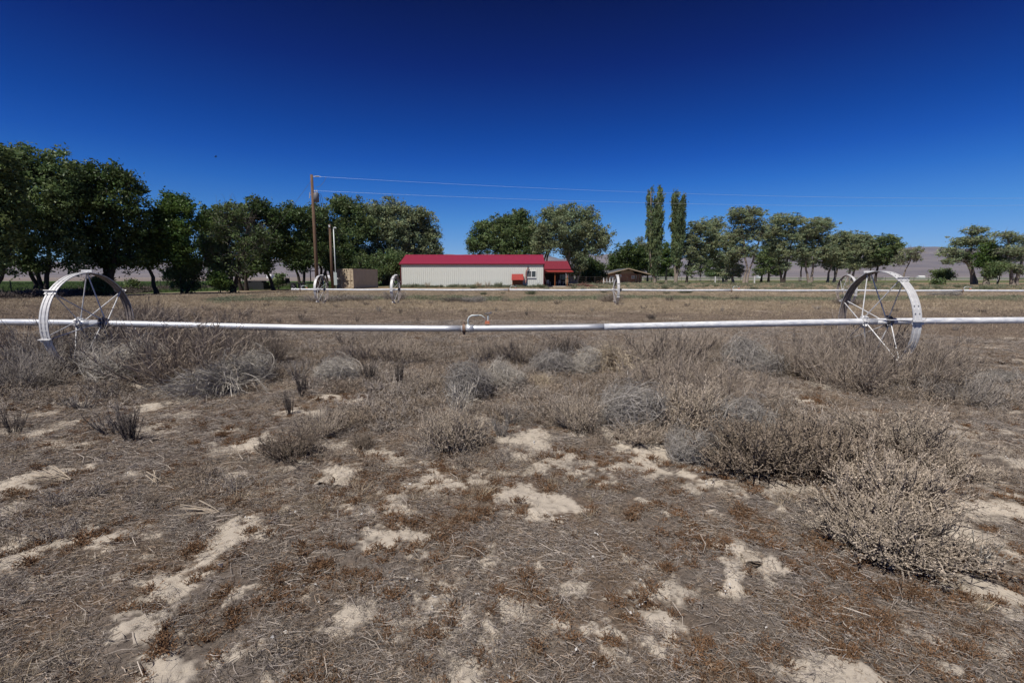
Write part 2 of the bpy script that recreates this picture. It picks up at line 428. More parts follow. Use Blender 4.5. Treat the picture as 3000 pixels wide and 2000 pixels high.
# ================================================================== MATERIALS
M = {}
M['galvin'] = mat('shade_darkened_inner_rim', (.26, .22, .20), rough=.75, metal=.1, col2=(.18, .15, .135), vscale=10)  # dull inner rim steel, darkened to paint in the shade inside the wheel
M['alu'] = mat('weathered_aluminium', (.72, .73, .75), rough=.43, metal=.5, col2=(.52, .53, .56), vscale=7, bump=.05, bscale=60, stretch=(.6, 3, 3))
M['chalky'] = mat('chalky_flaking_aluminium', (.80, .80, .80), rough=.65, metal=.1, col2=(.46, .48, .54), vscale=14, bump=.25, bscale=45, stretch=(.5, 2, 2))
M['galv'] = mat('whitened_galvanised_steel', (.66, .66, .66), rough=.55, metal=.2, col2=(.50, .49, .50), vscale=8, bump=.06, bscale=40)
M['galvdark'] = mat('dull_grey_steel', (.20, .20, .22), rough=.6, metal=.5, col2=(.12, .11, .12), vscale=12)
M['rust'] = mat('rusty_clamp_iron', (.16, .085, .055), rough=.9, col2=(.30, .22, .17), vscale=30, bump=.3, bscale=60)
M['orange'] = mat('faded_orange_weight', (.58, .19, .10), rough=.8, col2=(.42, .15, .09), vscale=40)
M['siding'] = mat('light_grey_painted_steel', (.66, .67, .62), rough=.5, var=.07, vscale=1.2, spec=.35)
M['redroof'] = mat('crimson_painted_steel_roof', (.29, .028, .060), rough=.42, var=.12, vscale=1.4, spec=.5)
M['redroof2'] = mat('dull_maroon_steel_roof', (.22, .030, .045), rough=.45, var=.12, vscale=1.4, spec=.4)
M['redtrim'] = mat('dark_maroon_trim', (.11, .018, .022), rough=.5, var=.2, vscale=4)
M['hutchroof'] = mat('faded_red_sheet_roof', (.34, .050, .042), rough=.5, var=.2, vscale=3, stretch=(1, 1, 1))
M['stainwood'] = mat('orange_stained_wood', (.26, .085, .028), rough=.6, var=.3, vscale=6, stretch=(1, 6, 6))
M['white'] = mat('white_window_frame', (.80, .80, .78), rough=.45, var=.05, vscale=4)
M['glass'] = mat('dark_window_glass', (.045, .05, .05), rough=.12, spec=.8)
M['screen'] = mat('grey_window_screen', (.10, .105, .105), rough=.7)
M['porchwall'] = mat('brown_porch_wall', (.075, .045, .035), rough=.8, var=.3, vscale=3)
M['concrete'] = mat('pale_concrete', (.42, .39, .34), rough=.9, var=.15, vscale=3, bump=.1)
M['tan'] = mat('tan_container_paint', (.50, .41, .30), rough=.6, var=.12, vscale=1.5, spec=.25)
M['tandark'] = mat('rusty_container_fittings', (.24, .16, .10), rough=.8, var=.4, vscale=12)
M['pole'] = mat('weathered_brown_pole_wood', (.17, .105, .068), rough=.9, col2=(.085, .052, .036), vscale=10, bump=.3, bscale=20, stretch=(3, 3, .25))
M['transformer'] = mat('grey_transformer_paint', (.16, .165, .19), rough=.5, var=.15, vscale=6)
M['porcelain'] = mat('grey_insulator_porcelain', (.45, .44, .42), rough=.3, spec=.6)
M['dark'] = mat('black_rubber_and_dark_steel', (.025, .025, .028), rough=.7, var=.3, vscale=9)
M['wire'] = mat('bright_aluminium_wire', (.56, .63, .74), rough=.4, metal=.3)
M['darkwire'] = mat('dark_cable', (.04, .04, .05), rough=.6)
M['mast'] = mat('pale_galvanised_conduit', (.62, .66, .66), rough=.5, metal=.2, var=.1, vscale=8)
M['meter'] = mat('pale_grey_meter_box', (.42, .48, .47), rough=.5, var=.1, vscale=8)
M['houseroof'] = mat('grey_asphalt_shingles', (.105, .11, .12), rough=.85, var=.25, vscale=6)
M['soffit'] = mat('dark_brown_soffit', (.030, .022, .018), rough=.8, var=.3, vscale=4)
M['gable'] = mat('tan_gable_board', (.36, .28, .20), rough=.8, var=.1, vscale=3)
def brick_mat():
    m = bpy.data.materials.new('tan_brick'); m.use_nodes = True; nd = m.node_tree.nodes; L = m.node_tree.links
    b = nd['Principled BSDF']; b.inputs['Roughness'].default_value = .9
    t = nd.new('ShaderNodeTexBrick'); co = nd.new('ShaderNodeTexCoord'); mp = nd.new('ShaderNodeMapping'); mp.inputs['Rotation'].default_value = (R(90), 0, 0)
    L.new(co.outputs['Object'], mp.inputs[0]); L.new(mp.outputs[0], t.inputs['Vector'])
    t.inputs['Color1'].default_value = (.33, .175, .105, 1); t.inputs['Color2'].default_value = (.26, .135, .085, 1); t.inputs['Mortar'].default_value = (.36, .29, .22, 1)
    t.inputs['Scale'].default_value = 1; t.inputs['Brick Width'].default_value = .4; t.inputs['Row Height'].default_value = .2; t.inputs['Mortar Size'].default_value = .012
    L.new(t.outputs[0], b.inputs['Base Color']); return m
M['brick'] = brick_mat()
M['oldwood'] = mat('grey_weathered_fence_wood', (.16, .135, .115), rough=.9, var=.4, vscale=9, stretch=(3, 3, .5))
M['tpost'] = mat('dark_green_steel_post', (.045, .055, .05), rough=.7, var=.3, vscale=9)
M['whitepaint'] = mat('white_painted_wood', (.62, .62, .60), rough=.6, var=.12, vscale=6)
M['barkdark'] = mat('dark_furrowed_bark', (.075, .060, .048), rough=.95, col2=(.035, .028, .024), vscale=8, bump=.5, bscale=18, stretch=(2, 2, .4))
M['barkpale'] = mat('pale_grey_bark', (.34, .29, .24), rough=.95, col2=(.15, .12, .10), vscale=6, bump=.4, bscale=18, stretch=(2, 2, .4))
M['deadtwig'] = mat('bare_grey_branches', (.22, .19, .17), rough=.9, var=.3, vscale=4)
M['leafdark'] = mat('dark_green_leaves', (.072, .110, .034), rough=.5, attr='tone', trans=.32, spec=.35)
M['leafmid'] = mat('mid_green_leaves', (.125, .172, .066), rough=.5, attr='tone', trans=.36, spec=.35)
M['leafgrey'] = mat('grey_green_leaves', (.215, .255, .140), rough=.6, attr='tone', trans=.36, spec=.3)
M['leafpoplar'] = mat('poplar_leaves', (.130, .172, .078), rough=.5, attr='tone', trans=.34, spec=.35)
M['leafbright'] = mat('fresh_green_leaves', (.085, .140, .034), rough=.5, attr='tone', trans=.34, spec=.3)

# ================================================================== BUILDINGS
# ---- long steel barn, front wall 71 m away
def ribbed_panel(w, h, thick, mats, n=3, amp=.032, back=True):
    """sheet w wide (x), h high (z), ribs running up; front towards -y"""
    m = MB(); prof = []
    step = w / n
    for k in range(n):
        c = k * step
        prof += [(c, 0), (c + step * .78, 0), (c + step * .84, -amp), (c + step * .94, -amp)]
    prof.append((w, 0))
    for (xa, ya), (xb, yb) in zip(prof[:-1], prof[1:]):
        m.poly([(xa, ya, 0), (xb, yb, 0), (xb, yb, h), (xa, ya, h)])
    m.poly([(w, thick, 0), (0, thick, 0), (0, thick, h), (w, thick, h)])
    return m
def make_barn():
    x0, x1, Y0, Y1 = -16.2, 4.62, 71.0, 80.0
    he, hr = 3.42, 4.85; yr = 75.5
    b = empty('steel_barn', ((x0 + x1) / 2, 75.5, 0), 'long light grey steel barn with bright crimson metal roof', 'barn')
    lx = lambda x: x - b.location.x; ly = lambda y: y - b.location.y
    n = 23; w = (x1 - x0) / n
    pm = ribbed_panel(w, he - .02, .05, None).mesh('wall_panel', M['siding'])
    for k in range(n):
        link('wall_panel', pm, b, (lx(x0 + k * w), ly(Y0), 0))
    back = MB(); back.box(lx(x0), lx(x1), ly(Y1) - .1, ly(Y1), 0, he); back.build('back_wall', M['siding'], b)
    for s, xx in (('end_wall', x0), ('end_wall', x1 - .08)):
        g = MB(); ps = [(ly(Y0) + .06, 0), (ly(Y1) - .1, 0), (ly(Y1) - .1, he - .03), (0, hr - .08), (ly(Y0) + .06, he - .03)]
        xa, xb = lx(xx) + .003, lx(xx) + .077
        g.poly([(xa, p[0], p[1]) for p in ps][::-1]); g.poly([(xb, p[0], p[1]) for p in ps])
        for (p, q) in zip(ps, ps[1:] + ps[:1]): g.poly([(xa, *p), (xb, *p), (xb, *q), (xa, *q)])
        g.build(s, M['siding'], b)
    # roof sheets
    ov = .16; ex = .12
    yl = Y0 - ov; L_ = math.hypot(yr - yl, hr - (he - .03)); slope = math.atan2(hr - (he - .03), yr - yl)
    rw = (x1 - x0 + 2 * ex) / 23
    rm = ribbed_panel(rw, L_, .03, None, amp=.03).mesh('roof_panel', M['redroof'])
    for k in range(23):
        link('roof_panel', rm, b, (lx(x0 - ex + k * rw), ly(yl), he - .03), (-(PI / 2 - slope), 0, 0))
        o = link('roof_panel', rm, b, (lx(x0 - ex + (k + 1) * rw), -ly(yl), he - .03), (-(PI / 2 - slope), 0, PI))
    r = MB(); r.hexa([(lx(x0)-ex, -.22, hr-.05), (lx(x1)+ex, -.22, hr-.05), (lx(x1)+ex, .22, hr-.05), (lx(x0)-ex, .22, hr-.05),
                      (lx(x0)-ex, -.02, hr+.05), (lx(x1)+ex, -.02, hr+.05), (lx(x1)+ex, .02, hr+.05), (lx(x0)-ex, .02, hr+.05)])
    r.build('ridge_cap', M['redroof'], b)
    f = MB(); f.box(lx(x0) - ex, lx(x1) + ex, ly(yl) - .03, ly(yl) + .02, he - .17, he - .01)
    f.build('eave_trim', M['redtrim'], b)
    for xx in (x0 - .03, x1 - .07):
        c = MB(); c.box(lx(xx), lx(xx) + .14, ly(Y0) - .06, ly(Y0) + .08, 0, he - .05); c.build('corner_trim', M['redtrim'], b)
    # rake trim along the gable edges
    for xx in (x0 - ex - .04, x1 + ex):
        for sg in (-1, 1):
            t = MB(); xa, xb = lx(xx), lx(xx) + .04
            ya, yb = sg * abs(ly(yl)), 0
            t.hexa([(xa, ya, he-.17), (xb, ya, he-.17), (xb, yb, hr-.14), (xa, yb, hr-.14), (xa, ya, he+.01), (xb, ya, he+.01), (xb, yb, hr+.04), (xa, yb, hr+.04)])
            t.build('rake_trim', M['redroof'], b)
    # sliding window
    wx0, wz1, wx1, wz0 = pos(1544, 792.5, 71).x, pos(1544, 793, 71).z, pos(1570.5, 793, 71).x, pos(1544, 813, 71).z
    wf = MB(); T = .065; d0, d1 = ly(Y0) - .085, ly(Y0) - .01
    A, B_ = lx(wx0), lx(wx1)
    wf.box(A, B_, d0, d1, wz0, wz0 + T); wf.box(A, B_, d0, d1, wz1 - T, wz1); wf.box(A, A + T, d0, d1, wz0 + T, wz1 - T); wf.box(B_ - T, B_, d0, d1, wz0 + T, wz1 - T)
    mid = (A + B_) / 2; wf.box(mid - .04, mid + .04, d0 - .01, d1, wz0 + T, wz1 - T)
    wo_ = wf.build('window', M['white'], b)
    for (p, q, mm) in ((A + T, mid - .04, M['screen']), (mid + .04, B_ - T, M['glass'])):
        g = MB(); g.box(p, q, d1 - .03, d1 - .01, wz0 + T, wz1 - T); g.build('pane', mm, wo_)
    s = MB(); s.box(A - .03, B_ + .03, d0 - .05, d1, wz0 - .05, wz0 - .003); s.build('sill', M['white'], wo_)
    # slab
    s = MB(); s.box(lx(x0) - .05, lx(x1) + .05, ly(Y0) - .1, ly(Y1) + .05, -.1, .05); s.build('foundation', M['concrete'], b)
make_barn()

def make_porch_building():
    X0, X1 = 4.9, 9.35; Y0, Y1 = 80.2, 88.0
    b = empty('porch_building', (7.2, 82, 0), 'small building with dull maroon roof and open dark porch beside barn', 'building')
    lx = lambda x: x - 7.2; ly = lambda y: y - 82
    zr = 4.25; ze = 2.78; yr = 84.6; ye = 79.3
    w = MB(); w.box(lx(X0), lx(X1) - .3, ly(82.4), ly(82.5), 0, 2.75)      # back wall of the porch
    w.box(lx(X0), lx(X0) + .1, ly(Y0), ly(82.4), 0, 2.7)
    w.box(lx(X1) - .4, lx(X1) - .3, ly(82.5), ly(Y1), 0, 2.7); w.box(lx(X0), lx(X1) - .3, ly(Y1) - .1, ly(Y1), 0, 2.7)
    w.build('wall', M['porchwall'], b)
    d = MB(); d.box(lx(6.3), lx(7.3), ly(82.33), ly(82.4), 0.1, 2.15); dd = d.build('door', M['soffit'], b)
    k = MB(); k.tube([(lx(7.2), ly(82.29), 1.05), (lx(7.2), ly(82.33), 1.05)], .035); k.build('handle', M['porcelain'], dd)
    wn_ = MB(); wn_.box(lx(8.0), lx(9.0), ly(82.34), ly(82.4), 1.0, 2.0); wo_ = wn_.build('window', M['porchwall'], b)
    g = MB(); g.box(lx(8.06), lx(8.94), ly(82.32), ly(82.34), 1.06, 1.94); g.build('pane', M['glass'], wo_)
    # main roof, front and back slope, with standing ribs
    n = 5; L_ = math.hypot(yr - ye, zr - ze); sl = math.atan2(zr - ze, yr - ye); rw = (X1 + .25 - X0) / n
    rm = ribbed_panel(rw, L_, .05, None, amp=.03).mesh('roof_panel', M['redroof2'])
    for i in range(n):
        link('roof_panel', rm, b, (lx(X0 + i * rw), ly(ye), ze), (-(PI / 2 - sl), 0, 0))
        link('roof_panel', rm, b, (lx(X0 + (i + 1) * rw), ly(2 * yr - ye), ze), (-(PI / 2 - sl), 0, PI))
    f = MB(); f.box(lx(X0), lx(X1) + .27, ly(ye) + .05, ly(ye) + .12, ze - .22, ze - .01); f.build('fascia', M['redtrim'], b)
    # porch roof in front
    p = MB(); a = .06
    p.hexa([(lx(X0), ly(77.6), 2.30), (lx(X1) + .45, ly(77.6), 2.30), (lx(X1) + .3, ly(79.6), 2.56), (lx(X0), ly(79.6), 2.56),
            (lx(X0), ly(77.6), 2.36), (lx(X1) + .45, ly(77.6), 2.36), (lx(X1) + .3, ly(79.6), 2.62), (lx(X0), ly(79.6), 2.62)])
    p.build('porch_roof', M['hutchroof'], b)
    q = MB(); q.box(lx(X0), lx(X1) + .1, ly(77.9), ly(78.02), 2.12, 2.29); q.build('porch_beam', M['stainwood'], b)
    for px in (1625.5, 1661.5):
        xx = pos(px, 830, 77.96).x
        c = MB(); c.box(lx(xx) - .07, lx(xx) + .07, ly(77.89), ly(78.03), .05, 2.118); c.build('porch_post', M['stainwood'], b)
    s = MB(); s.box(lx(X0), lx(X1) + .2, ly(77.2), ly(82.4), 0, .08); s.build('porch_slab', M['concrete'], b)
make_porch_building()

def make_patio_chair(x, y, rz, label):
    t = empty('patio_chair', (x, y, .08), label, 'chair', rz=rz)
    m = MB(); m.box(-.25, .25, -.22, .24, .42, .45); m.build('seat', M['whitepaint'], t)
    m = MB()
    for k in range(5): m.box(-.22 + k * .1, -.18 + k * .1, .22, .25, .45, .9)
    m.box(-.25, .25, .215, .255, .88, .93); m.build('backrest', M['whitepaint'], t)
    for sx in (-1, 1):
        for sy in (-1, 1):
            m = MB(); m.tube([(sx * .22, sy * .2, .42), (sx * .25, sy * .24, 0)], .016, 6); m.build('leg', M['galv'], t)
        m = MB(); m.tube([(sx * .26, -.22, .45), (sx * .27, -.2, .64), (sx * .26, .22, .66)], .016, 6); m.build('armrest', M['galv'], t)
xx = pos(1607, 830, 77.6).x; make_patio_chair(xx, 77.6, .5, 'white patio chair at the sunlit edge of the porch')
xx = pos(1636, 830, 79.6).x; make_patio_chair(xx, 79.6, -.9, 'white patio chair in porch shade right of middle post')
def wheel_on_porch():
    xx = pos(1652, 830, 79.9).x
    t = empty('patio_table', (xx, 79.9, .08), 'small round pale table standing in the dark porch by the end post', 'table')
    m = MB(); m.tube([(0, 0, .68), (0, 0, .71)], .42, 20); m.build('table_top', M['galv'], t)
    for k in range(3):
        a = k * 2.09; m = MB(); m.tube([(.1 * math.cos(a), .1 * math.sin(a), .67), (.36 * math.cos(a), .36 * math.sin(a), 0)], .018, 6); m.build('leg', M['galv'], t)
wheel_on_porch()

# ---- well house with red roof standing against the barn
def make_hutch():
    Y = 70.2
    xa, xb = pos(1500.5, 820, Y).x, pos(1532, 820, Y).x
    b = empty('roofed_hutch', ((xa + xb) / 2, Y, 0), 'raised orange wooden hutch with faded red sheet roof against barn wall', 'hutch')
    hw = (xb - xa) / 2
    m = MB(); m.box(-hw, hw, -.02, .55, .42, 1.28); bd = m.build('box', M['stainwood'], b)
    for k in range(3):
        q = MB(); q.box(-hw + .03, hw - .03, -.045, -.022, .44 + k * .20, .62 + k * .20); q.build('board', M['stainwood'], b)
    for sx in (-1, 1):
        for sy in (0, 1):
            q = MB(); x_ = sx * (hw - .05); y_ = .0 + sy * .48
            q.box(x_ - .05, x_ + .05, y_ - .035, y_ + .06, 0, .418); q.build('leg', M['stainwood'], b)
    q = MB(); ra = -.42; rb_ = .62
    q.hexa([(-hw-.1, ra, 1.06), (hw+.1, ra, 1.06), (hw+.06, rb_, 1.90), (-hw-.06, rb_, 1.90), (-hw-.1, ra, 1.10), (hw+.1, ra, 1.10), (hw+.06, rb_, 1.94), (-hw-.06, rb_, 1.94)])
    rf = q.build('roof', M['hutchroof'], b)
    for k in range(5):
        t = -hw + (k + .5) * 2 * hw / 5
        q = MB(); q.hexa([(t-.02, ra, 1.102), (t+.02, ra, 1.102), (t+.02, rb_, 1.942), (t-.02, rb_, 1.942), (t-.02, ra, 1.125), (t+.02, ra, 1.125), (t+.02, rb_, 1.965), (t-.02, rb_, 1.965)])
        q.build('roof_rib', M['hutchroof'], rf)
make_hutch()
def make_duct():
    Y = 70.78
    P = [pos(1547, 784, Y), pos(1545, 789, Y), pos(1541.8, 794.5, Y), pos(1541, 803, Y), pos(1541, 813, Y), pos(1541, 822.5, Y), pos(1539.5, 830, Y)]
    b = empty('flexible_hose', (P[3].x, Y, 0), 'red and pale banded flexible hose hanging beside the barn window', 'hose')
    pts = []
    for p, q in zip(P[:-1], P[1:]):
        n = 5
        for i in range(n): pts.append(p.lerp(q, i / n))
    pts.append(P[-1]); off = Vector((P[3].x, Y, 0))
    band = mat('pale_hose_band', (.55, .40, .34), rough=.7); red = mat('dark_red_hose_band', (.22, .05, .045), rough=.7)
    for i in range(len(pts) - 1):
        q = MB(); q.tube([pts[i] - off, pts[i + 1] - off], .088 if i % 2 else .098, 8)
        q.build('hose_band', band if i % 2 else red, b)
    c = MB(); c.tube([P[0] - off + Vector((0, 0, -.02)), P[0] - off + Vector((.05, 0, .1))], .11, 8); c.build('end_cap', M['dark'], b)
    c = MB(); c.tube([P[-1] - off, pos(1536, 840, Y + .05) - off], .05, 8); c.build('tail_pipe', M['gable'], b)
make_duct()

# ---- shipping container
def make_container():
    C = Vector((-20.7, 63.6, 0)); b = R(75)
    t = empty('shipping_container', C, 'tan steel shipping container with dappled door end, left of barn', 'container', rz=b - PI / 2)
    # local: x = across the end (to the left is -x), y = along the side away
    W, L_, Hh = 2.44, 6.1, 2.59
    m = MB()
    for (x, y) in ((-W, 0), (-.12, 0), (-W, L_ - .12), (-.12, L_ - .12)):
        q = MB(); q.box(x, x + .12, y, y + .12, .02, Hh); q.build('corner_post', M['tan'], t)
    q = MB()
    for z in (.02, Hh - .12):
        q.box(-.09, -.01, .12, L_ - .12, z, z + .11); q.box(-W + .01, -W + .09, .12, L_ - .12, z, z + .11)
        q.box(-W + .12, -.12, .01, .09, z, z + .11); q.box(-W + .12, -.12, L_ - .09, L_ - .01, z, z + .11)
    q.build('frame_rail', M['tan'], t)
    def corr(n, length):
        pts = []; s = length / n
        for k in range(n):
            pts += [(k * s, 0), (k * s + s * .35, 0), (k * s + s * .5, 1), (k * s + s * .85, 1)]
        return pts + [(length, 0)]
    for xx, sg in ((-.03, -1), (-W + .03, 1)):
        q = MB(); pr = corr(20, L_ - .24)
        for (a, da), (c, dc) in zip(pr[:-1], pr[1:]):
            q.poly([(xx + sg * da * .04, .12 + a, .13), (xx + sg * dc * .04, .12 + c, .13), (xx + sg * dc * .04, .12 + c, Hh - .12), (xx + sg * da * .04, .12 + a, Hh - .12)])
        q.build('side_wall', M['tan'], t)
    q = MB(); q.box(-W + .09, -.09, .09, L_ - .09, Hh - .05, Hh - .02); q.build('roof', M['tan'], t)
    q = MB(); q.box(-W + .09, -.09, .1, L_ - .1, .06, .12); q.box(-W + .12, -.12, L_ - .07, L_ - .04, .13, Hh - .12); q.build('floor_and_back', M['tan'], t)
    for k in range(2):
        xa = -W + .125 + k * 1.1; xb = xa + 1.085
        q = MB(); q.box(xa, xb, .03, .07, .14, Hh - .13); d = q.build('door', M['tan'], t)
        for j in range(3):
            z0 = .2 + j * .78; q = MB(); q.box(xa + .08, xb - .08, .012, .029, z0, z0 + .70); q.build('door_panel', M['tan'], d)
        for j in range(2):
            x_ = xa + .3 + j * .5; q = MB(); q.tube([(x_, -.01, .15), (x_, -.01, Hh - .15)], .02, 6); q.build('lock_rod', M['tandark'], d)
            q = MB(); q.box(x_ - .04, x_ + .3, -.04, -.028, 1.05, 1.10); q.build('handle', M['tandark'], d)
        for z in (.45, 1.0, 1.55, 2.1):
            q = MB(); x_ = xa if k == 0 else xb - .18; q.box(x_, x_ + .18, .0, .028, z, z + .05); q.build('hinge', M['tandark'], d)
    for (x, y) in ((-W - .01, -.01), (-.16, -.01), (-.16, L_ - .15)):
        for z in (0, Hh - .11):
            q = MB(); q.box(x, x + .17, y, y + .16, z, z + .118); q.build('corner_casting', M['tandark'], t)
    return t
make_container()

# ---- brick ranch house among the trees
def make_house():
    Y = 135.0
    def P(px, py, dy=0): v = pos(px, py, Y + dy); return v
    xl, xr = P(1768, 820).x, P(1880, 820).x
    b = empty('brick_house', ((xl + xr) / 2, Y + 6, 0), 'low tan brick house with wide grey gabled roof behind the trees', 'house')
    o = b.location
    def lc(v): return Vector(v) - o
    apex = P(1836, 786); el_ = P(1767, 803.5); er = P(1904, 804)
    ztop = P(1800, 800).z
    D = 11.0
    w = MB(); zl = P(1770, 806).z; zr_ = P(1880, 803).z
    zf = lambda x: np.interp(x, [xl, P(1836, 0).x, xr], [zl, P(1836, 795).z, zr_])
    fr = [(xl, 0), (xr, 0), (xr, zf(xr)), (P(1858, 0).x, P(1860, 801).z), (P(1815, 0).x, P(1812, 801).z), (xl, zl)]
    w.poly([(x - o.x, Y - o.y, z) for x, z in fr]); w.poly([(x - o.x, Y + D - o.y, z) for x, z in fr[::-1]])
    for (p, q) in zip(fr, fr[1:] + fr[:1]): w.poly([(p[0]-o.x, Y-o.y, p[1]), (p[0]-o.x, Y+D-o.y, p[1]), (q[0]-o.x, Y+D-o.y, q[1]), (q[0]-o.x, Y-o.y, q[1])])
    w.build('wall', M['brick'], b)
    g = MB(); ga, gb, gc = P(1815, 801.6), P(1860, 801.6), P(1838, 792)
    g.hexa([lc((ga.x, Y-.05, ga.z)), lc((gb.x, Y-.05, gb.z)), lc((gb.x, Y-.003, gb.z)), lc((ga.x, Y-.003, ga.z)),
            lc((gc.x-1.2, Y-.05, gc.z)), lc((gc.x+1.2, Y-.05, gc.z)), lc((gc.x+1.2, Y-.003, gc.z)), lc((gc.x-1.2, Y-.003, gc.z))]); g.build('gable_board', M['gable'], b)
    ov = 2.2
    for e in (el_, er):
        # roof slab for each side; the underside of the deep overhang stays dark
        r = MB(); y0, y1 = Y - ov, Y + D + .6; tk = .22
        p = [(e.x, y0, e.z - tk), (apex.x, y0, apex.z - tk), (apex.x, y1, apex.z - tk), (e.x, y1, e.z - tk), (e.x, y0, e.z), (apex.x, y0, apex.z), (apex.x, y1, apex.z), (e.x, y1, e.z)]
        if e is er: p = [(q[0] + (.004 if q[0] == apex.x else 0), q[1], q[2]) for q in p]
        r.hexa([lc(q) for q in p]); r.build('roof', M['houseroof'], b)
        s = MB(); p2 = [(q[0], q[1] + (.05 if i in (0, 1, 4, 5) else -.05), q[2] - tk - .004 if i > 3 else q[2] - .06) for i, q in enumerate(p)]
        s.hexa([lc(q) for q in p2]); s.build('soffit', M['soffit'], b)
        f = MB(); p3 = [(e.x, y0 - .05, e.z - tk), (apex.x, y0 - .05, apex.z - tk), (apex.x, y0 - .004, apex.z - tk), (e.x, y0 - .004, e.z - tk),
                        (e.x, y0 - .05, e.z + .02), (apex.x, y0 - .05, apex.z + .02), (apex.x, y0 - .004, apex.z + .02), (e.x, y0 - .004, e.z + .02)]
        f.hexa([lc(q) for q in p3]); f.build('fascia', M['gable'], b)
    for (a, c, t_, u) in ((1787, 1799, 808.5, 816.5), (1815, 1820.5, 804.5, 811.5), (1849.5, 1865, 807, 816.5)):
        A, C = P(a, u), P(c, t_)
        q = MB(); fw = .12
        x0, x1, z0, z1 = A.x - o.x, C.x - o.x, A.z, C.z; y = Y - o.y
        q.box(x0, x1, y - .06, y - .003, z0, z0 + fw); q.box(x0, x1, y - .06, y - .003, z1 - fw, z1); q.box(x0, x0 + fw, y - .06, y - .003, z0 + fw, z1 - fw); q.box(x1 - fw, x1, y - .06, y - .003, z0 + fw, z1 - fw)
        wnd = q.build('window', M['white'], b)
        q = MB(); q.box(x0 + fw, x1 - fw, y - .03, y - .004, z0 + fw, z1 - fw)
        q.build('pane', mat('curtained_pane', (.42, .45, .46), rough=.2, var=.5, vscale=1.5, spec=.7), wnd)
    for px in (1884, 1893, 1902):
        q = MB(); x_ = P(px, 0).x - o.x; q.box(x_ - .14, x_ + .14, Y - ov + .3 - o.y, Y - ov + .55 - o.y, 0, P(px, 804.5).z); q.build('porch_post', M['soffit'], b)
make_house()

# ================================================================== POLES AND WIRES
PX = pos(931, 860, 43.7); POLE = Vector((PX.x, 43.7, 0)); POLE_H = pos(917, 512, 43.7).z
def make_pole():
    t = empty('utility_pole', POLE, 'tall brown wooden utility pole carrying a grey transformer can', 'utility pole')
    m = MB(); m.tube([(0, 0, -.3), (0, 0, 4), (0, 0, POLE_H)], [.17, .145, .115], 14); m.build('pole', M['pole'], t, smooth=True)
    zt = pos(925, 578, 43.7).z
    m = MB(); m.tube([(.36, -.1, zt - .44), (.36, -.1, zt + .32), (.36, -.1, zt + .38)], [.22, .22, .14], 16); tr = m.build('transformer', M['transformer'], t, smooth=True)
    for dx in (-.08, .1):
        q = MB(); q.tube([(.36 + dx, -.1, zt + .38), (.36 + dx, -.1, zt + .58)], [.045, .02], 8); q.build('bushing', M['porcelain'], tr)
    q = MB(); q.box(.1, .2, -.15, -.05, zt - .2, zt + .2); q.build('bracket', M['galvdark'], t)
    q = MB(); q.tube([(-.26, -.05, zt - .1), (-.2, -.05, zt + .42)], .035, 8); q.box(-.25, -.1, -.07, -.02, zt + .16, zt + .2); q.build('fuse_cutout', M['porcelain'], t)
    z1 = pos(930, 517, 43.7).z; z2 = pos(930, 559, 43.7).z
    q = MB()
    for k in range(5): q.tube([(.3 + k * .075, 0, z1), (.34 + k * .075, 0, z1 - .004)], .055, 10)
    q.tube([(.1, 0, z1), (.85, 0, z1 - .03)], .014, 6); q.build('insulator', M['porcelain'], t)
    q = MB(); q.tube([(.1, 0, z2), (.4, 0, z2)], .02, 6); q.tube([(.3, 0, z2 - .03), (.3, 0, z2 + .05)], .04, 8); q.build('insulator', M['porcelain'], t)
    q = MB(); q.tube([(1.25, 0, z1 - .06), (1.05, 0, z1 - .45), (.7, 0, z1 - .82), (.35, 0, z1 - .92)], .014, 5)
    q.build('jumper_wire', M['galvdark'], t)
    q = MB(); q.tube([(.5, -.1, zt + .35), (.72, 0, zt + .25), (.85, 0, zt - .2), (.88, 0, zt - .9)], .016, 5)
    q.tube([(.48, -.1, zt + .3), (.64, 0, zt + .1), (.7, 0, zt - .4), (.72, .1, zt - .8)], .016, 5); q.build('drop_cable', M['darkwire'], t)
make_pole()
def wire_obj(name, label, a, b_, sag, r, mt, n=40):
    a, b_ = Vector(a), Vector(b_); pts = []
    for i in range(n + 1):
        t = i / n; p = a.lerp(b_, t); p.z -= 4 * sag * t * (1 - t); pts.append(p - a)
    m = MB(); m.tube(pts, r, 5); o = m.build(name, mt, None, a)
    return _set(o, label, 'power line')
z1 = pos(930, 517, 43.7).z; z2 = pos(930, 559, 43.7).z
far = pos(3500, 572, 58.0); far2 = pos(3500, 589, 58.0)
wire_obj('overhead_wire', 'upper overhead wire running right from the utility pole top', POLE + Vector((.85, 0, z1 - .03)), far, .95, .0065, M['wire'])
wire_obj('overhead_wire', 'lower overhead wire running right from above the transformer', POLE + Vector((.4, 0, z2)), far2, .90, .0065, M['wire'])
ga = Vector((*hit(672, 852), 0)); gb = POLE + Vector((-.1, 0, pos(905, 532, 43.7).z))
o = wire_obj('guy_wire', 'thin guy wire slanting down left from the utility pole', gb, ga, 0, .011, M['galvdark'], 4); o['category'] = 'guy wire'
dv = (gb - ga).normalized(); m = MB(); m.tube([dv * .3, dv * 2.6], .045, 6)
_set(m.build('guy_guard', mat('yellowed_guy_guard', (.34, .26, .13), rough=.7), None, ga), 'yellowish guard sleeve slanting up among the left trees', 'guy guard')

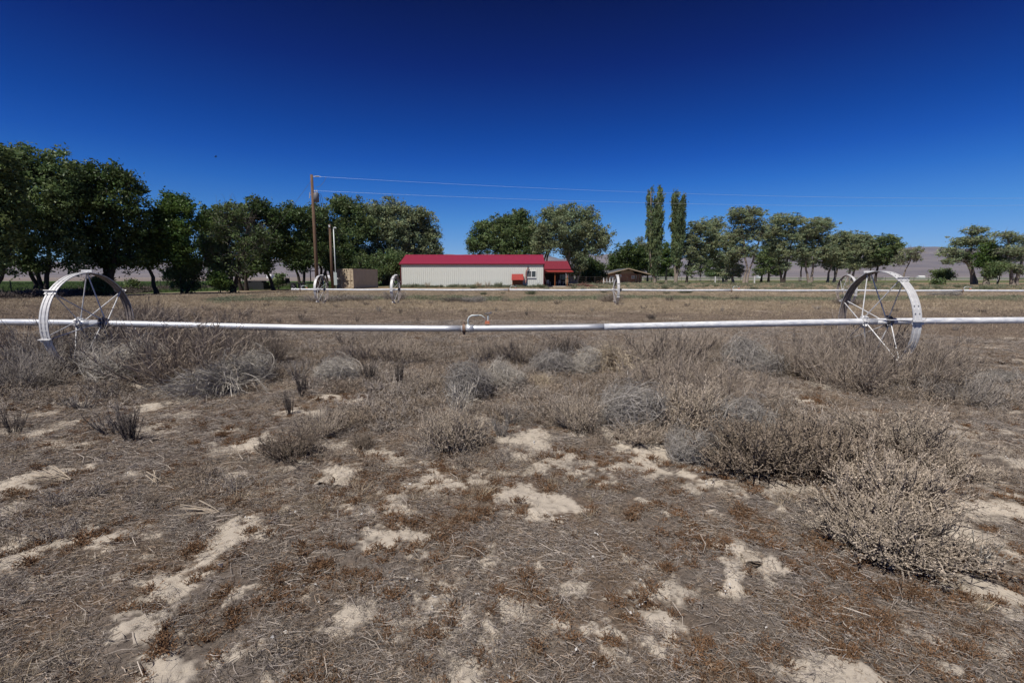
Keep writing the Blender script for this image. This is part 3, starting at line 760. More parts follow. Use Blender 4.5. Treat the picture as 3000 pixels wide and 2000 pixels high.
def make_service_pole():
    p = Vector((pos(975, 850, 56).x, 56, 0)); hz = pos(967, 657, 56).z
    t = empty('service_pole', p, 'shorter rusty brown pole beside pale conduit mast', 'pole')
    m = MB(); m.tube([(0, 0, -.2), (0, 0, hz)], [.17, .12], 12); m.build('pole', M['pole'], t, smooth=True)
    q = MB(); q.tube([(-.02, -.14, hz - .1), (-.1, -.2, hz - .5), (-.16, -.2, hz - 1.2)], .02, 5); q.build('cable', M['darkwire'], t)
    q = MB(); q.box(-.09, .09, -.17, -.12, hz - .35, hz - .1); q.build('bracket', M['galv'], t)
    p2 = Vector((pos(985.5, 850, 55).x, 55, 0)); h2 = pos(975, 672, 55).z
    t = empty('meter_mast', p2, 'pale conduit mast with curved weatherhead above grey meter box', 'electric meter')
    q = MB(); q.tube([(0, 0, 0), (0, 0, h2)], .055, 8); q.build('conduit', M['mast'], t, smooth=True)
    q = MB(); q.tube([(0, 0, h2), (.05, 0, h2 + .14), (.18, -.02, h2 + .2), (.3, -.04, h2 + .12)], [.06, .075, .09, .06], 8); q.build('weatherhead', M['mast'], t)
    za, zb = pos(986, 835, 55).z, pos(986, 798, 55).z
    q = MB(); q.box(-.16, .18, -.2, -.05, za, zb); bx = q.build('meter_box', M['meter'], t)
    q = MB(); q.tube([(.2, -.12, (za + zb) / 2), (.32, -.12, (za + zb) / 2)], .1, 10); q.build('meter_dial', M['porcelain'], t)
    q = MB(); q.tube([(.15, -.03, h2), (.5, 0, h2 - .6), (.45, 0, h2 - 1.5)], .02, 5); q.build('cable', M['darkwire'], t)
make_service_pole()

# ---- flatbed trailer parked in the shade
def make_trailer():
    p = pos(872, 840, 60.0)
    t = empty('flatbed_trailer', (p.x, 60.0, 0), 'dark flatbed trailer with tall end rack in the tree shade', 'trailer')
    q = MB(); q.box(-2.6, 2.6, 0, 2.0, .68, .82); q.build('deck', M['dark'], t)
    q = MB(); q.box(-3.9, -2.6, .9, 1.1, .56, .66); q.build('tongue', M['dark'], t)
    for k in range(3):
        q = MB(); x_ = .75 + k * .88; q.box(x_ - .05, x_ + .05, .02, .1, .82, 1.95 + .25); q.build('rack_post', M['dark'], t)
    q = MB(); q.box(.65, 2.6, .02, .1, 2.201, 2.29); q.build('rack_rail', M['dark'], t)
    for x_ in (-.5, .45):
        q = MB(); q.tube([(x_, -.12, .36), (x_, .1, .36)], .36, 18); w = q.build('wheel', M['dark'], t)
        q = MB(); q.tube([(x_, -.14, .36), (x_, -.122, .36)], .19, 14); q.build('rim', M['galvdark'], w)
    q = MB(); q.tube([(-1.4, .4, .82), (-1.4, .4, 1.35)], [.3, .25], 12)
    _set(q.build('drum', M['dark'], None, (p.x, 60.0, 0.005)), 'black drum standing on the flatbed trailer deck', 'drum')
    q = MB(); q.box(-5.6, -3.2, 0, 1.6, 0, .85)
    q.box(-5.3, -3.5, .2, 1.4, .85, 1.05); _set(q.build('covered_stack', M['dark'], None, (p.x - .4, 58.8, 0)), 'low dark tarpaulin covered stack left of the trailer', 'covered stack')
make_trailer()

# ---- fences
def make_fence(name, label, pts, post_h, post_r, mt, wires, wmt, wr, sq=False):
    o = Vector((pts[0][0], pts[0][1], 0)); t = empty(name, o, label, 'fence')
    pm = MB(); pm.tube([(0, 0, -.1), (0, 0, post_h)], post_r, 6); me = pm.mesh('post', mt)
    for x, y in pts: link('post', me, t, (x - o.x, y - o.y, 0))
    for z in wires:
        m = MB(); m.tube([(x - o.x, y - o.y, z) for x, y in pts], wr, 4); m.build('wire' if wr < .02 else 'rail', wmt, t)
    return t
lp = [(-52, 18), (-46, 26), hit(-160, 878), hit(36, 873)]
for px, py in ((175, 865), (330, 857), (472, 851), (610, 847), (712, 843.5), (790, 841)): lp.append(hit(px, py))
make_fence('wire_fence', 'thin wire fence on dark steel posts behind left trees', lp, 1.25, .035, M['tpost'], (.35, .7, 1.05), M['galvdark'], .008)
yp = [(10.2, 88), (12.5, 92), (14.6, 96), (17, 100), (20, 103), (23.5, 106), (26, 110)]
make_fence('yard_fence', 'dark wire yard fence between porch and brick house', yp, 1.6, .05, M['oldwood'], (.4, .8, 1.2, 1.55), M['oldwood'], .015)
rp = [(x, 176 + .04 * x) for x in np.arange(40, 190, 5.5)]
make_fence('rail_fence', 'pale three rail fence beyond the trees on the right', rp, 1.5, .09, M['oldwood'], (.5, .95, 1.4), M['whitepaint'], .06)
for (px, py, yy) in ((2095, 826, 124), (2210, 827, 118)):
    v = pos(px, py, yy); m = MB(); m.box(-.12, .12, -.1, .1, 0, 1.7)
    _set(m.build('gate_post', M['whitepaint'], None, (v.x, yy, 0)), 'short white post standing %s the right hand trees' % ('in front of poplars and' if px < 2150 else 'under'), 'post')
v = pos(2922, 830, 92); m = MB(); m.tube([(0, 0, 0), (0, 0, 2.05)], .14, 8)
_set(m.build('corner_post', M['whitepaint'], None, (v.x, 92, 0)), 'pale round corner post below the far right trees', 'post')
v = pos(1907, 838, 88); m = MB(); m.tube([(0, 0, 0), (0, 0, 2.4)], .03, 6)
_set(m.build('stake', M['tpost'], None, (v.x, 88, 0)), 'thin dark stake standing in front of the left poplar', 'stake')

# ---- white slatted bench in front of the brick house
def make_bench():
    v = pos(1782, 831, 105); t = empty('slatted_bench', (v.x, 105, 0), 'white bench with four upright backs before the brick house', 'bench')
    q = MB(); q.box(-1.15, 1.15, -.25, .3, .46, .54); q.build('seat', M['whitepaint'], t)
    for k in range(4):
        x_ = -.95 + k * .66; q = MB(); q.box(x_ - .11, x_ + .11, .3, .36, .5, 1.25); q.tube([(x_, .33, 1.2), (x_, .33, 1.32)], [.13, .05], 8); q.build('backrest', M['whitepaint'], t)
    for x_ in (-1.05, -.35, .35, 1.05):
        q = MB(); q.box(x_ - .06, x_ + .06, -.2, -.08, 0, .458); q.build('leg', M['whitepaint'], t)
make_bench()

# tiny farm buildings far across the valley
for (px, py, Y, w, lab) in ((788, 821, 620, 6, 'tiny white shed far across the left field between tree trunks'), (962, 816, 900, 12, 'tiny white farm roof far beyond the short brown pole'),
                             (2702, 816, 1100, 13, 'tiny white farm building far away right of the near wheel'), (2228, 815, 900, 8, 'tiny white roof far behind the right hand trees')):
    v = pos(px, py, Y); m = MB(); m.box(-w / 2, w / 2, 0, 8, 0, 3.2)
    m.hexa([(-w/2-.3, -.3, 3.2), (w/2+.3, -.3, 3.2), (w/2+.3, 8.3, 3.2), (-w/2-.3, 8.3, 3.2), (-w/2-.3, 3.9, 4.9), (w/2+.3, 3.9, 4.9), (w/2+.3, 4.1, 4.9), (-w/2-.3, 4.1, 4.9)])
    _set(m.build('farm_shed', M['white'], None, (v.x, Y, 0)), lab, 'shed')

# bird
v = pos(632, 460, 60); m = MB()
m.tube([(-.16, 0, 0), (0, 0, .01), (.14, 0, .02)], [.01, .045, .02], 8)
m.poly([(-.05, 0, .01), (.06, 0, .02), (.02, .3, .16), (-.06, .28, .14)]); m.poly([(-.05, 0, .01), (-.06, -.28, .14), (.02, -.3, .16), (.06, 0, .02)])
_set(m.build('bird', M['dark'], None, v, (0, 0, .8)), 'small dark bird flying high above the left trees', 'bird')

# ================================================================== TREES
def leaf_cloud(rng, centers, rad, n_per, size, name, mt, tone_amp=.35, flat=.75, elong=1.8, updir=None):
    nc = len(centers)
    c = np.repeat(np.arange(nc), n_per)
    N = len(c)
    P = centers[c] + rng.normal(size=(N, 3)) * rad[c][:, None] * np.array([1, 1, flat]) * .55
    nrm = norm(rng.normal(size=(N, 3)) + np.array([0, 0, .5]))
    a = norm(np.cross(nrm, rng.normal(size=(N, 3)))); b = np.cross(nrm, a)
    if updir is not None:
        a = norm(a * .6 + np.array(updir)[None]); b = norm(np.cross(nrm, a))
    s = size * rng.uniform(.6, 1.35, N)[:, None]
    a = a * s * elong / 2; b = b * s * .5
    V = np.stack([P - a, P - b * .9 + a * .1, P + a, P + b * .9 + a * .1], 1).reshape(-1, 3)
    Fq = np.arange(N * 4).reshape(-1, 4)
    tone_c = rng.uniform(1 - tone_amp, 1 + tone_amp, nc)
    tone = tone_c[c] * rng.uniform(.75, 1.3, N)
    hue = rng.uniform(-.12, .12, nc)[c]
    col = np.stack([tone * (1 + hue), tone, tone * (1 - hue * .5)], 1)
    col = np.repeat(col, 4, 0)
    return npmesh(name, V, Fq, mt, attrs={'tone': col})
def curve_path(a, b, bend, n, rng):
    t = np.linspace(0, 1, n)[:, None]
    p = a + (b - a) * t
    off = np.array([rng.normal() * bend, rng.normal() * bend, abs(rng.normal()) * bend * .6])
    return p + off * (4 * t * (1 - t))
def tree(name, label, base, Y, lobes, trunks, nleaf, leaf, lm, bark, seed, group=None, clump=.55, depth=None, sub=1.0,
         bare=0, trunk_r=.2, flat=.75, elong=1.8, updir=None, cat='tree', tone_amp=.35):
    """base: (qx,qy) of trunk foot; lobes: (qx,qy,rx,ry) crown masses in view; trunks: list of paths [(qx,qy),...]"""
    rng = np.random.default_rng(seed)
    bx = pos(base[0] * Q, base[1] * Q, Y).x
    nleaf = int(nleaf * 1.5); leaf *= .80; clump *= .92
    root = empty(name, (bx, Y, 0), label, cat, group)
    k = Y / F
    o = np.array([bx, Y, 0.0])
    tv, tf, nv = [], [], 0
    def add(Pth, rad, sides=5):
        nonlocal nv
        V, Fq = tubes(Pth, rad, sides); tv.append(V); tf.append(Fq + nv); nv += len(V)
    forks = []
    for tr in trunks:
        pts = [np.array(pos(x * Q, y * Q, Y)) for x, y in tr]
        r0 = trunk_r * (1.0)
        pts[0][2] = -.1
        dj = rng.normal() * .3
        pts = np.array(pts); pts[:, 1] += np.linspace(0, dj * 2, len(pts))
        # resample smoothly
        tt = np.linspace(0, len(pts) - 1, len(pts) * 3)
        P = np.stack([np.interp(tt, np.arange(len(pts)), pts[:, i]) for i in range(3)], 1)
        P[1:-1] += rng.normal(size=P[1:-1].shape) * trunk_r * .22
        rad = np.linspace(r0, r0 * .45, len(P)); rad[0] *= 1.45; rad[1] *= 1.1
        add((P - o)[None], rad[None], 8)
        forks.append(P)
    C, RAD = [], []
    areas = np.array([rx * ry for _, _, rx, ry in lobes]); areas = areas / areas.sum()
    per = int(40 * sub)
    ncl = max(6, int(nleaf / per))
    tw = []
    for (lx, ly, rx, ry), ar in zip(lobes, areas):
        dyo = rng.uniform(-.5, .5) * rx * Q * k * .8
        c = np.array(pos(lx * Q, ly * Q, Y)); c[1] += dyo
        RX, RZ = rx * Q * k, ry * Q * k; RY = depth if depth else RX * .9
        n = max(3, int(ncl * ar))
        d = norm(rng.normal(size=(n, 3))); u = rng.uniform(0, 1, n) ** (1 / 2.3)
        cc = c + d * u[:, None] * np.array([RX, RY, RZ]) * .92
        k2 = max(1, n // 7); cc[:k2] = c + norm(rng.normal(size=(k2, 3)) + np.array([0, 0, .35])) * rng.uniform(1.0, 1.28, (k2, 1)) * np.array([RX, RY, RZ])
        cc[:, 2] = np.maximum(cc[:, 2], .25)
        C.append(cc); rd_ = np.full(n, clump) * rng.uniform(.6, 1.3, n); rd_[:k2] *= .7; RAD.append(rd_)
        # limb from nearest trunk point to lobe centre
        allp = np.concatenate([f[len(f) // 3:] for f in forks])
        dd = np.linalg.norm((allp - c) * np.array([1, 1, 1.0]), axis=1) + np.maximum(allp[:, 2] - c[2] + .2, 0) * 3
        st = allp[np.argmin(dd)]
        limb = curve_path(st, c, np.linalg.norm(c - st) * .10, 7, rng)
        rl = trunk_r * .42
        add((limb - o)[None], np.linspace(rl, rl * .35, 7)[None], 5)
        # branchlets to clumps
        m = min(n, 60)
        sel = rng.choice(n, m, replace=False)
        for q in sel:
            sp = limb[rng.integers(2, 7)]
            bp = curve_path(sp, cc[q], np.linalg.norm(cc[q] - sp) * .12, 4, rng)
            tw.append(bp - o)
    tw = np.array(tw); add(tw, np.tile(np.linspace(trunk_r * .13, trunk_r * .05, 4), (len(tw), 1)), 3)
    me = npmesh('trunk', np.concatenate(tv), np.concatenate(tf), bark, smooth=True)
    link('trunk', me, root)
    C = np.concatenate(C) - o; RAD = np.concatenate(RAD)
    me = leaf_cloud(rng, C, RAD, per, leaf, 'crown', lm, flat=flat, elong=elong, updir=updir, tone_amp=tone_amp)
    cr_ = link('crown', me, root)
    if bare:
        # dead twigs: sprays of fine bare branches
        n = bare; idx = rng.integers(0, len(C), n)
        A = C[idx]; D = norm(rng.normal(size=(n, 3)) + np.array([.5, -.4, .1])) * rng.uniform(.5, 1.5, n)[:, None]
        t = np.linspace(0, 1, 4)[None, :, None]
        Pt = A[:, None] + D[:, None] * t + rng.normal(size=(n, 1, 3)) * .25 * t * t
        V, Fq = tubes(Pt, np.tile(np.linspace(.016, .006, 4), (n, 1)) * max(1, Y / 60), 3)
        link('bare_twigs', npmesh('bare_twigs', V, Fq, M['deadtwig']), root)
    return root

G1 = 'dark trees of the row on the left'
LD, LM, LG, LP, LB = M['leafdark'], M['leafmid'], M['leafgrey'], M['leafpoplar'], M['leafbright']
BD, BP = M['barkdark'], M['barkpale']
tree('roadside_tree', 'dark tree cut by the left edge, nearest of the row', (-30, 700), 33,
     [(-40,420,60,70),(10,375,34,42),(0,450,42,60),(-20,520,60,60),(5,585,26,40),(-60,600,50,30)], [[(-30,700),(-35,600),(-20,480)],[(-22,700),(-10,620),(5,540)]], 15000, .17, LM, BD, 1, G1)
tree('roadside_tree', 'tallest left tree with three slim trunks at wheel', (98, 690), 37,
     [(60,375,42,44),(105,390,48,46),(40,440,42,46),(130,455,50,56),(85,500,70,50),(50,560,48,44),(135,560,44,44),(60,610,34,24),(95,608,20,16),(165,610,26,18),(150,400,20,26)],
     [[(100,690),(88,640),(62,560),(50,470)],[(103,692),(110,620),(112,540),(108,450)],[(96,690),(80,645),(66,610),(58,580)]], 20000, .16, LM, BD, 2, G1, trunk_r=.17)
tree('roadside_tree', 'broad dark left tree with thick dark leaning trunk', (246, 672), 40,
     [(205,410,36,34),(255,402,40,30),(290,430,28,34),(190,460,42,44),(250,470,56,50),(300,490,30,44),(210,530,50,46),(270,545,52,44),(240,590,44,34),(300,590,26,30),(230,650,22,20),(205,585,30,26)],
     [[(248,672),(242,640),(228,600),(215,540),(220,470)],[(240,640),(262,590),(280,520)]], 21000, .16, LD, BD, 3, G1, trunk_r=.27)
tree('roadside_tree', 'green left tree with single slim trunk curving left', (358, 668), 43,
     [(395,465,30,20),(370,490,32,28),(425,480,30,24),(350,530,36,36),(405,530,44,38),(450,510,20,16),(370,575,44,30),(330,560,24,34),(420,580,40,30),(345,600,26,18)],
     [[(359,668),(354,640),(344,605),(350,550)]], 17000, .16, LB, BD, 4, G1, trunk_r=.18)
tree('roadside_tree', 'low dense leafy tree reaching the ground, left row', (418, 664), 45,
     [(415,600,26,30),(400,630,26,26),(430,630,22,26),(452,612,16,14),(425,655,26,10)], [[(418,664),(420,640),(415,600)],[(425,660),(448,640),(455,612)]], 7000, .15, LM, BD, 5, G1, trunk_r=.12)
tree('roadside_tree', 'small dark tree crown peeking between left crowns', (490, 655), 58,
     [(485,495,26,20),(500,530,34,34),(470,560,20,30),(500,590,28,30)], [[(490,655),(492,600),(494,540)]], 9000, .2, LD, BD, 6, G1, trunk_r=.2)
tree('roadside_tree', 'left tree full of bare dead grey twigs', (533, 662), 46,
     [(545,490,36,24),(520,530,44,36),(500,580,34,36),(560,570,40,36),(590,545,22,30),(530,610,40,28),(500,640,26,20),(520,655,24,12)],
     [[(533,662),(530,630),(522,580),(530,530)],[(535,655),(555,600),(570,560)]], 10000, .16, LM, BD, 7, G1, bare=900, trunk_r=.18)
tree('roadside_tree', 'dark left tree on a pair of short thick trunks', (565, 660), 54,
     [(600,480,34,22),(565,500,34,32),(630,500,26,30),(575,560,38,36),(620,560,34,36),(590,610,36,26),(555,620,24,20)],
     [[(556,660),(552,620),(560,570)],[(566,662),(568,610),(578,560)]], 14000, .18, LD, BD, 8, G1, trunk_r=.2)
tree('roadside_tree', 'left tree with long trunk leaning strongly to left', (628, 660), 56,
     [(665,495,26,24),(640,520,28,30),(690,510,24,28),(650,570,36,36),(610,590,22,26),(690,570,26,30)], [[(629,660),(618,630),(603,600),(612,560),(640,520)]], 11000, .18, LD, BD, 9, G1, trunk_r=.2)
tree('roadside_tree', 'dark tree with V shaped double trunk left of pole', (692, 658), 62,
     [(690,560,30,30),(715,510,30,26),(680,600,30,24),(720,570,30,36),(705,600,26,22)], [[(692,658),(684,625),(678,590),(690,540)],[(694,658),(704,620),(712,580)]], 10000, .19, LD, BD, 10, G1, trunk_r=.2)
tree('roadside_tree', 'dark tree with crown directly behind the utility pole', (733, 656), 66,
     [(735,495,30,28),(715,540,30,34),(755,530,26,36),(740,580,36,34),(765,600,24,26)], [[(733,656),(738,620),(728,590),(735,540)],[(735,656),(748,620),(760,580)]], 11000, .2, LM, BD, 11, G1, trunk_r=.22)
tree('roadside_tree', 'dark tree whose trunk shows between both poles', (760, 655), 72,
     [(770,560,28,36),(760,600,28,26),(790,590,26,30),(745,560,20,26)], [[(752,655),(748,615),(755,580)],[(766,655),(756,610),(745,590)]], 8000, .2, LD, BD, 12, G1, trunk_r=.2)

G2 = 'big cottonwoods behind the container'
tree('cottonwood_tree', 'cottonwood with high left crown just right of utility pole', (815, 655), 84,
     [(785,475,26,24),(810,485,30,26),(790,520,24,26),(825,530,36,40),(800,570,34,34),(830,600,34,30),(780,465,14,12)], [[(815,655),(812,600),(800,530),(785,480)]], 15000, .26, LM, BD, 21, G2, trunk_r=.35, clump=.8)
tree('cottonwood_tree', 'broad domed cottonwood in middle of left mass', (885, 655), 88,
     [(850,490,34,26),(895,485,40,26),(870,530,44,40),(915,530,36,40),(860,590,40,36),(910,590,44,36),(880,625,60,24)], [[(885,655),(880,600),(868,540)],[(888,655),(900,600),(905,540)]], 22000, .26, LG, BD, 22, G2, trunk_r=.4, clump=.8, bare=260)
tree('cottonwood_tree', 'grey green cottonwood at right end above barn roof', (960, 655), 93,
     [(955,495,34,24),(935,530,30,34),(975,530,30,34),(995,550,20,26),(960,580,46,34),(1000,580,16,16),(940,620,40,26),(985,600,24,18)], [[(950,655),(952,600),(950,540)],[(960,655),(972,600),(980,550)]], 19000, .26, LG, BD, 23, G2, trunk_r=.4, clump=.8)
tree('cottonwood_tree', 'shaded low cottonwood filling gap between container and barn', (900, 650), 78,
     [(865,625,24,18),(905,600,40,26),(830,610,30,24),(945,625,30,18),(790,620,14,20)], [[(900,652),(902,610),(905,590)],[(835,652),(832,620),(830,600)]], 9000, .22, LM, BD, 24, G2, trunk_r=.25, clump=.7)

G3 = 'trees behind the barn roof'
tree('cottonwood_tree', 'rounded dense green tree behind the barn roof centre', (1165, 650), 112,
     [(1120,520,28,14),(1195,505,28,24),(1160,515,34,20),(1110,550,32,32),(1160,550,44,38),(1210,545,38,40),(1090,565,16,22),(1180,585,50,24),(1235,560,22,36)], [[(1165,650),(1162,590),(1160,540)],[(1200,650),(1204,590),(1210,540)]], 26000, .32, LM, BD, 31, G3, trunk_r=.4, clump=1.0, bare=200)
tree('elm_tree', 'thin branching elm whose crown parts above barn end', (1242, 655), 102,
     [(1245,530,24,24),(1262,560,22,22),(1275,520,20,24),(1255,495,16,12),(1235,560,14,18)], [[(1242,655),(1246,610),(1262,560),(1250,520)],[(1244,650),(1258,590),(1278,540)]], 5500, .28, LG, BD, 32, G3, trunk_r=.25, clump=.9)
tree('elm_tree', 'wide spreading grey green elm above the porch roof', (1320, 655), 108,
     [(1275,490,30,18),(1315,490,28,20),(1350,500,26,22),(1300,525,40,30),(1350,535,40,30),(1385,545,26,22),(1320,570,40,24),(1370,570,30,18),(1300,560,26,24),(1330,600,22,26),(1315,625,14,20)],
     [[(1318,655),(1312,620),(1298,570),(1285,520)],[(1322,655),(1338,600),(1352,550)],[(1312,650),(1306,600),(1312,545)]], 19000, .30, LG, BP, 33, G3, trunk_r=.38, clump=1.0, bare=200)
tree('elder_shrub', 'dark rounded shrub tree between porch and brick house', (1358, 655), 118,
     [(1345,610,20,16),(1370,615,22,18),(1360,635,34,16),(1335,635,14,16)], [[(1358,655),(1358,630),(1350,610)]], 8000, .3, LD, BD, 34, G3, clump=.8, trunk_r=.2)
tree('cottonwood_tree', 'dark green tree right behind the brick house roof', (1440, 655), 168,
     [(1440,580,28,22),(1465,590,24,22),(1415,600,24,22),(1450,610,40,20),(1480,605,24,24),(1410,620,20,14)], [[(1440,655),(1440,600)]], 13000, .42, LD, BD, 35, G3, clump=1.4, trunk_r=.4)
tree('elm_tree', 'pale sparse tree between brick house and left poplar', (1487, 652), 172,
     [(1485,580,16,22),(1500,600,14,22),(1475,560,10,14)], [[(1487,652),(1487,600),(1482,560)]], 2600, .4, LG, BP, 36, G3, clump=1.2, trunk_r=.3, bare=250)

G4 = 'two tall poplars by the brick house'
def poplar(label, bx, by, top, hw, Y, seed, cols):
    lob = []; pr = np.random.default_rng(seed)
    for (cx, y0, y1, w) in cols:
        n = int((y1 - y0) / 9)
        for i in range(n):
            f = i / n; ww = w * (.38 + .62 * min(1, f * 2.6)) * (1 - .45 * max(0, f - .6) / .4) * pr.uniform(.65, 1.15)
            lob.append((cx + (bx - cx) * f * .5 + pr.uniform(-1.5, 1.5), y0 + 6 + i * 9, ww, 7 * pr.uniform(.7, 1.2)))
    tr = [[(bx, by), (bx + (c[0] - bx) * .4, by - 50), (c[0], c[2] - 10), (c[0], c[1] + 14)] for c in cols]
    return tree('poplar_tree', label, (bx, by), Y, lob, tr, 17000, .30, LP, BP, seed, G4, clump=.50, trunk_r=.34, flat=2.0, elong=2.2, updir=(0, 0, 1.2), depth=2.0, tone_amp=.5)
poplar('left and taller poplar with split top and pale flared trunk', 1504, 650, 430, 24, 133, 41,
       [(1493,434,625,10),(1518,430,600,10.5),(1506,458,632,14),(1500,500,632,11)])
poplar('right and slimmer poplar with a bare white trunk', 1552, 650, 440, 20, 134, 42,
       [(1551,442,600,10),(1569,450,585,9),(1560,468,618,11)])

G5 = 'grey green trees in the row on the right'
def rt(label, bx, by, Y, lobes, trunks, n, seed, lm=LG, bark=BP, leaf=.36, clump=1.05, bare=120, tr=.32, name='elm_tree', g=G5):
    return tree(name, label, (bx, by), Y, lobes, trunks, int(n * .85), leaf * .70, lm, bark, seed, g, clump=clump * .74, sub=.6, trunk_r=tr, bare=bare, flat=.5, elong=2.3, updir=(.7, 0, .25))
rt('low bright green tree between the two poplars', 1530, 648, 150, [(1528,575,18,18),(1530,600,22,18),(1520,618,16,10)], [[(1530,648),(1530,610),(1528,580)]], 5000, 51, LB, leaf=.4)
rt('dark trunked tree immediately right of the slim poplar', 1578, 650, 136, [(1600,520,22,14),(1590,545,26,22),(1622,525,26,20),(1575,575,20,24),(1605,580,30,28),(1585,620,16,16),(1640,560,20,20)], [[(1577,650),(1580,610),(1600,560),(1618,520)]], 13000, 52, LG, BD)
rt('leaning grey tree with dark trunk bending up to left', 1664, 648, 142, [(1650,515,24,16),(1640,550,26,24),(1668,560,22,24),(1660,600,22,16),(1630,580,18,16)], [[(1662,648),(1660,620),(1640,590),(1632,560)],[(1668,648),(1672,610),(1668,570)]], 10000, 53)
rt('tall forked white trunk elm, highest of the right row', 1712, 652, 128, [(1690,490,26,12),(1730,488,32,12),(1710,505,36,16),(1700,540,34,26),(1740,530,30,26),(1690,580,26,20),(1725,575,24,16)], [[(1708,652),(1714,620),(1708,560),(1700,510)],[(1714,652),(1722,620),(1740,570),(1752,530)]], 14000, 54, bare=240)
rt('thick grey elm with trunk hidden in low twigs', 1684, 652, 132, [(1680,600,18,24),(1672,630,16,12),(1695,620,14,18)], [[(1684,652),(1684,610),(1678,580)]], 3000, 55, bare=350)
rt('dark low tree under the tall forked elm', 1760, 648, 150, [(1755,590,24,22),(1775,605,24,22),(1745,620,18,14),(1780,625,16,10)], [[(1748,648),(1752,610)],[(1765,648),(1768,600)]], 8000, 56, LM, BD)
rt('wide crowned elm with dark trunk, right of forked elm', 1797, 655, 130, [(1790,505,30,14),(1820,508,26,14),(1775,530,26,20),(1810,540,34,24),(1790,575,30,24),(1825,580,24,20),(1800,610,14,16)], [[(1796,655),(1792,620),(1784,570),(1780,530)],[(1800,650),(1808,600),(1822,550)]], 14000, 57, bark=BD)
rt('flat topped elm with crown leaning right over the fence', 1863, 655, 132, [(1870,510,30,10),(1900,520,28,12),(1855,530,28,16),(1880,545,36,20),(1860,585,28,26),(1895,580,26,22)], [[(1862,655),(1866,620),(1872,570),(1890,530)],[(1858,655),(1850,610),(1850,560)]], 13000, 58)
rt('bushy green elm above the small far wheel', 1910, 655, 135, [(1935,545,30,14),(1925,570,32,22),(1955,570,28,20),(1905,600,24,20),(1940,600,28,18)], [[(1900,655),(1904,620),(1918,580)],[(1914,655),(1924,615),(1940,570)]], 12000, 59, LG)
rt('double trunked green elm left of near right wheel', 1950, 655, 130, [(1975,548,26,12),(1970,575,30,20),(2000,565,24,18),(1960,605,24,16),(1995,600,24,18)], [[(1944,655),(1950,620),(1966,580)],[(1954,655),(1964,615),(1986,575)]], 11000, 60, LG)
rt('darker elm rising behind the top of near right wheel', 2012, 650, 128, [(2030,550,26,10),(2045,568,28,16),(2015,580,26,20),(2050,590,20,14),(2030,600,24,12)], [[(2010,650),(2016,610),(2030,575)]], 10000, 61, LM, BD)
rt('sparse half bare tree behind the near right wheel', 2078, 652, 118, [(2085,580,22,14),(2098,590,16,14),(2068,600,20,12)], [[(2070,652),(2078,620),(2092,590)]], 1500, 62, bare=600, tr=.2)
rt('low far tree filling the gap right of the slim poplar', 1608, 645, 185, [(1612,570,22,16),(1602,595,24,20),(1625,600,22,18),(1612,618,22,10)], [[(1608,645),(1610,600)]], 7000, 81, LM, BD)
rt('low far tree seen between leaning tree and forked elm', 1650, 645, 188, [(1655,590,20,16),(1645,610,20,14),(1668,612,18,14)], [[(1652,645),(1654,600)]], 5500, 82, LG, BD)
rt('far tree filling the gap right of the forked elm', 1765, 645, 186, [(1762,545,20,20),(1768,570,24,20),(1755,595,18,14)], [[(1765,645),(1764,590)]], 7000, 83, LG, BD)
rt('far tree seen between dark trunked elm and flat topped elm', 1838, 645, 184, [(1842,545,20,16),(1838,575,24,22),(1848,605,20,14)], [[(1838,645),(1840,590)]], 7000, 84, LM, BD)
rt('far tree filling the gap right of flat topped elm', 1918, 645, 186, [(1922,550,22,14),(1915,580,22,18),(1925,608,20,12)], [[(1918,645),(1920,590)]], 6500, 85, LG, BD)
rt('low far tree between double trunked and darker elm', 1990, 645, 180, [(1990,560,24,12),(2012,585,22,16),(1985,605,20,12)], [[(1996,645),(1998,600)]], 6000, 86, LM, BD)
G6 = 'group of trees at the far right'
rt('windswept elm heading the far right group', 2238, 652, 98, [(2235,530,26,9),(2215,555,30,12),(2245,555,30,18),(2200,580,34,12),(2235,590,32,14),(2180,600,18,8)], [[(2240,652),(2236,620),(2228,590),(2240,550)],[(2236,650),(2226,610),(2205,585)]], 7500, 63, leaf=.3, g=G6, bare=260)
rt('bright green tree in middle of far right group', 2264, 652, 95, [(2270,570,20,14),(2262,590,24,16),(2285,595,20,18),(2255,610,18,10)], [[(2262,652),(2262,620),(2266,590)],[(2268,652),(2270,610)]], 6000, 64, LB, leaf=.28, g=G6, bare=40)
rt('small dense dark tree at feet of far right group', 2290, 652, 90, [(2290,615,20,12),(2285,628,18,12)], [[(2290,652),(2290,630)]], 3500, 65, LM, BD, leaf=.24, g=G6, bare=0, tr=.15)
rt('wispy elm touching the right edge of view', 2330, 652, 92, [(2310,540,26,8),(2335,550,28,10),(2320,575,30,14),(2345,585,24,18),(2310,610,20,12),(2345,620,22,12),(2370,570,20,24)], [[(2326,652),(2322,620),(2315,580),(2320,550)],[(2334,652),(2340,610),(2350,570)]], 7500, 66, leaf=.28, g=G6, bare=260)
rt('rounded green shrub left of far right group', 2172, 648, 104, [(2165,628,18,12),(2180,632,16,12)], [[(2172,646),(2170,630)]], 3500, 67, LM, BD, leaf=.26, g=G6, bare=0, tr=.12, name='shrub')

